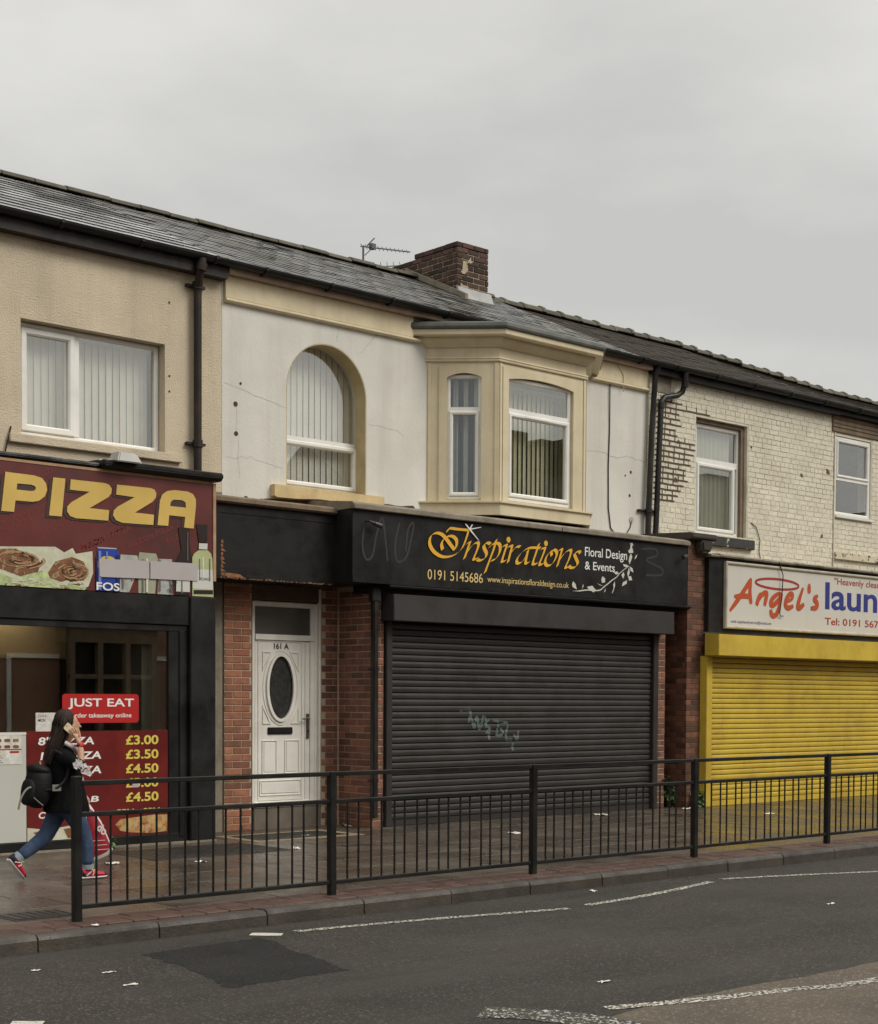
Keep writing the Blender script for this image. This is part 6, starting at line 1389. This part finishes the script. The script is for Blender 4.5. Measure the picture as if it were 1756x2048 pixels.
def shoe(heel, toe, up_):
    H = Vector(heel); T = Vector(toe); d = (T-H); L_ = d.length; d.normalize(); u = Vector(up_); u = (u-d*u.dot(d)).normalized(); s__ = d.cross(u)
    def ring(t, w, h, z0):
        c = H+d*(L_*t)
        return [tuple(c+s__*(w*math.cos(2*math.pi*k/12))+u*(z0+h*(0.5+0.5*math.sin(2*math.pi*k/12)))) for k in range(12)]
    def loft(nm, secs, mt):
        mb = MB(); vs = []
        for q_ in secs: vs += ring(*q_)
        n = len(secs)
        fs = [(i*12+j, i*12+(j+1) % 12, (i+1)*12+(j+1) % 12, (i+1)*12+j) for i in range(n-1) for j in range(12)]
        fs += [tuple(range(11, -1, -1)), tuple((n-1)*12+j for j in range(12))]
        mb.add(vs, fs); return mb
    o = loft('u', [(0.02, .026, .07, .014), (0.10, .034, .088, .014), (0.28, .036, .085, .014), (0.45, .038, .066, .014), (0.65, .042, .050, .014), (0.85, .040, .040, .014), (0.96, .026, .028, .014), (1.0, .008, .012, .016)], m_shoe).build('shoe', m_shoe, per, smooth=True)
    loft('s', [(0.0, .024, .022, 0), (0.08, .036, .022, 0), (0.3, .037, .02, 0), (0.6, .043, .02, 0), (0.85, .042, .02, 0.001), (0.97, .028, .018, .004), (1.02, .010, .012, .006)], m_sole).build('sole', m_sole, o, smooth=True)
    loft('h', [(-0.005, .026, .066, .016), (0.09, .0365, .082, .016), (0.16, .037, .05, .016), (0.24, .0375, .03, .016)], m_navy).build('heel_counter', m_navy, o, smooth=True)
    loft('t', [(0.88, .0405, .034, .016), (0.97, .028, .026, .016), (1.008, .009, .012, .016)], m_navy).build('toe_cap', m_navy, o, smooth=True)
    mb = MB()
    for k in range(4):
        c = H+d*(L_*(0.42+0.075*k))+u*(0.082-0.008*k); mb.tube([c-s__*0.032-u*0.012, c+u*0.004, c+s__*0.032-u*0.012], 0.0055, 6)
    c = H+d*(L_*0.40)+u*0.092; mb.tube([c-s__*0.05-u*0.02, c, c+s__*0.05-u*0.01], 0.006, 6); mb.build('lace', m_lace, o, smooth=True)
    mb = MB()
    for sg_ in (-1, 1):
        pts = [H+d*(L_*t)+s__*(sg_*w)+u*z for t, w, z in ((0.2, .0385, .03), (0.34, .040, .055), (0.40, .0395, .075), (0.46, .041, .052), (0.42, .0415, .028))]
        mb.tube(pts, 0.005, 5)
    mb.build('side_flash', m_sole, o)
shoe((-3.535, -3.105, 0.004), (-3.275, -3.108, 0.004), (0, 0, 1))
shoe((-4.075, -2.88, 0.185), (-3.935, -2.878, 0.012), (0.75, 0, 0.66))

# what she carries
ph = thing('mobile_phone', 'gold backed phone held to the woman\'s right ear', 'phone', (-3.60, -3.11, 1.24))
pa = R(40); cx, cz = -3.605, 1.268
def rp(u, w): return (cx+u*math.cos(pa)-w*math.sin(pa)*-1*0+w*math.sin(pa), cz-u*math.sin(pa)+w*math.cos(pa))
hx, hz = 0.066, 0.033
shape('case', [[rp(u, w) for u, w in rrect(-hx, hx, -hz, hz, 0.010)]], m_phone, -3.112, -3.104, ph)
shape('camera', [[rp(u, w) for u, w in rrect(-hx+0.008, -hx+0.018, -0.005, 0.005, 0.004, 3)]], m_num, -3.1135, -3.1125, ph)

bk = thing('backpack', 'small black backpack hanging low on the woman\'s back', 'backpack', (-3.88, -3.02, 0.6))
MB().ellip((-3.858, -3.01, 0.80), 0.098, 0.128, 0.185, 0.78, R(8)).build('pack_body', m_pack, bk, smooth=True)
MB().ellip((-3.938, -3.01, 0.755), 0.050, 0.098, 0.115, 0.7, R(8)).build('front_pocket', m_pack, bk, smooth=True)
MB().ellip((-3.852, -3.01, 0.935), 0.088, 0.120, 0.050, 0.85, R(14)).build('top_flap', m_pack, bk, smooth=True)
MB().tube(sm3([(-3.93, -3.08, 0.80), (-4.00, -3.10, 0.79), (-4.06, -3.11, 0.72), (-4.085, -3.11, 0.62)]), 0.008, 6).build('loose_strap', m_strap, bk, smooth=True)
MB().tube(sm3([(-3.975, -3.06, 0.78), (-3.94, -3.105, 0.71), (-3.87, -3.12, 0.645)]), 0.005, 6).build('piping', m_strap, bk, smooth=True)
MB().tube([(-3.86, -3.06, 0.98), (-3.845, -3.02, 1.005), (-3.83, -2.97, 0.98)], 0.008, 6).build('grab_handle', m_strap, bk, smooth=True)
mb = MB(); frame_mesh(mb, -3.80, -3.74, 0.775, 0.81, 0.007, -3.168, -3.155); mb.build('buckle', m_alu, bk)
MB().tube(sm3([(-3.86, -3.12, 0.77), (-3.77, -3.160, 0.79), (-3.69, -3.165, 0.86), (-3.665, -3.17, 0.95), (-3.70, -3.165, 1.05), (-3.75, -3.10, 1.10)]), 0.013, 8).build('shoulder_strap', m_pack, bk, smooth=True)

cb = thing('carrier_bag', 'red and white plastic carrier bag swinging from the woman\'s left hand', 'bag', (-3.2, -2.83, 0.2))
def bagface(poly, amp, y): return [(x, z) for x, z in poly]
mb = MB()
outer = [(-3.325, 0.65), (-3.275, 0.61), (-3.175, 0.465), (-3.115, 0.34), (-3.055, 0.205), (-3.11, 0.160), (-3.21, 0.125), (-3.31, 0.115), (-3.335, 0.20), (-3.35, 0.35), (-3.345, 0.50)]
n = len(outer); ctr = (-3.24, 0.33); vs = []
for sgn in (-1, 1):
    for k in (1.0, 0.83, 0.45):
        for x, z in outer: vs.append((ctr[0]+(x-ctr[0])*k, -2.83+sgn*(0.012+0.045*(1-k)**0.5)+rnd.uniform(-.006, .006), ctr[1]+(z-ctr[1])*k))
    vs.append((ctr[0], -2.83+sgn*0.06, ctr[1]))
o3 = 3*n+1; fs = []; mi_ = []
for s_i in (0, 1):
    b0 = s_i*o3
    for r in (0, 1):
        for j in range(n): fs.append((b0+r*n+j, b0+r*n+(j+1) % n, b0+(r+1)*n+(j+1) % n, b0+(r+1)*n+j)); mi_.append(1 if r == 0 else 0)
    for j in range(n): fs.append((b0+2*n+j, b0+2*n+(j+1) % n, b0+3*n)); mi_.append(0)
for j in range(n): fs.append((j, (j+1) % n, o3+(j+1) % n, o3+j)); mi_.append(1)
mb.add(vs, fs); mb.m = mi_
bagm = mb.build('bag_body', [m_bagred, m_bagwht], cb, smooth=True)
MB().tube([(-3.33, -2.83, 0.60), (-3.32, -2.83, 0.66), (-3.29, -2.83, 0.60)], 0.012, 6).build('handle_loop', m_bagwht, cb, smooth=True)
text('do', -3.262, -3.165, 0.40, 0.475, -2.912, m_bagwht, cb, bold=0.03, rot=R(-38))
for k in range(3): MB().box(-3.29+0.02*k, -3.17+0.02*k, -2.9085, -2.9065, 0.30-0.04*k, 0.304-0.04*k).build('text_line', m_bagwht, cb)
for o in list(bpy.data.objects):
    if o.name.startswith('ghost'): pass
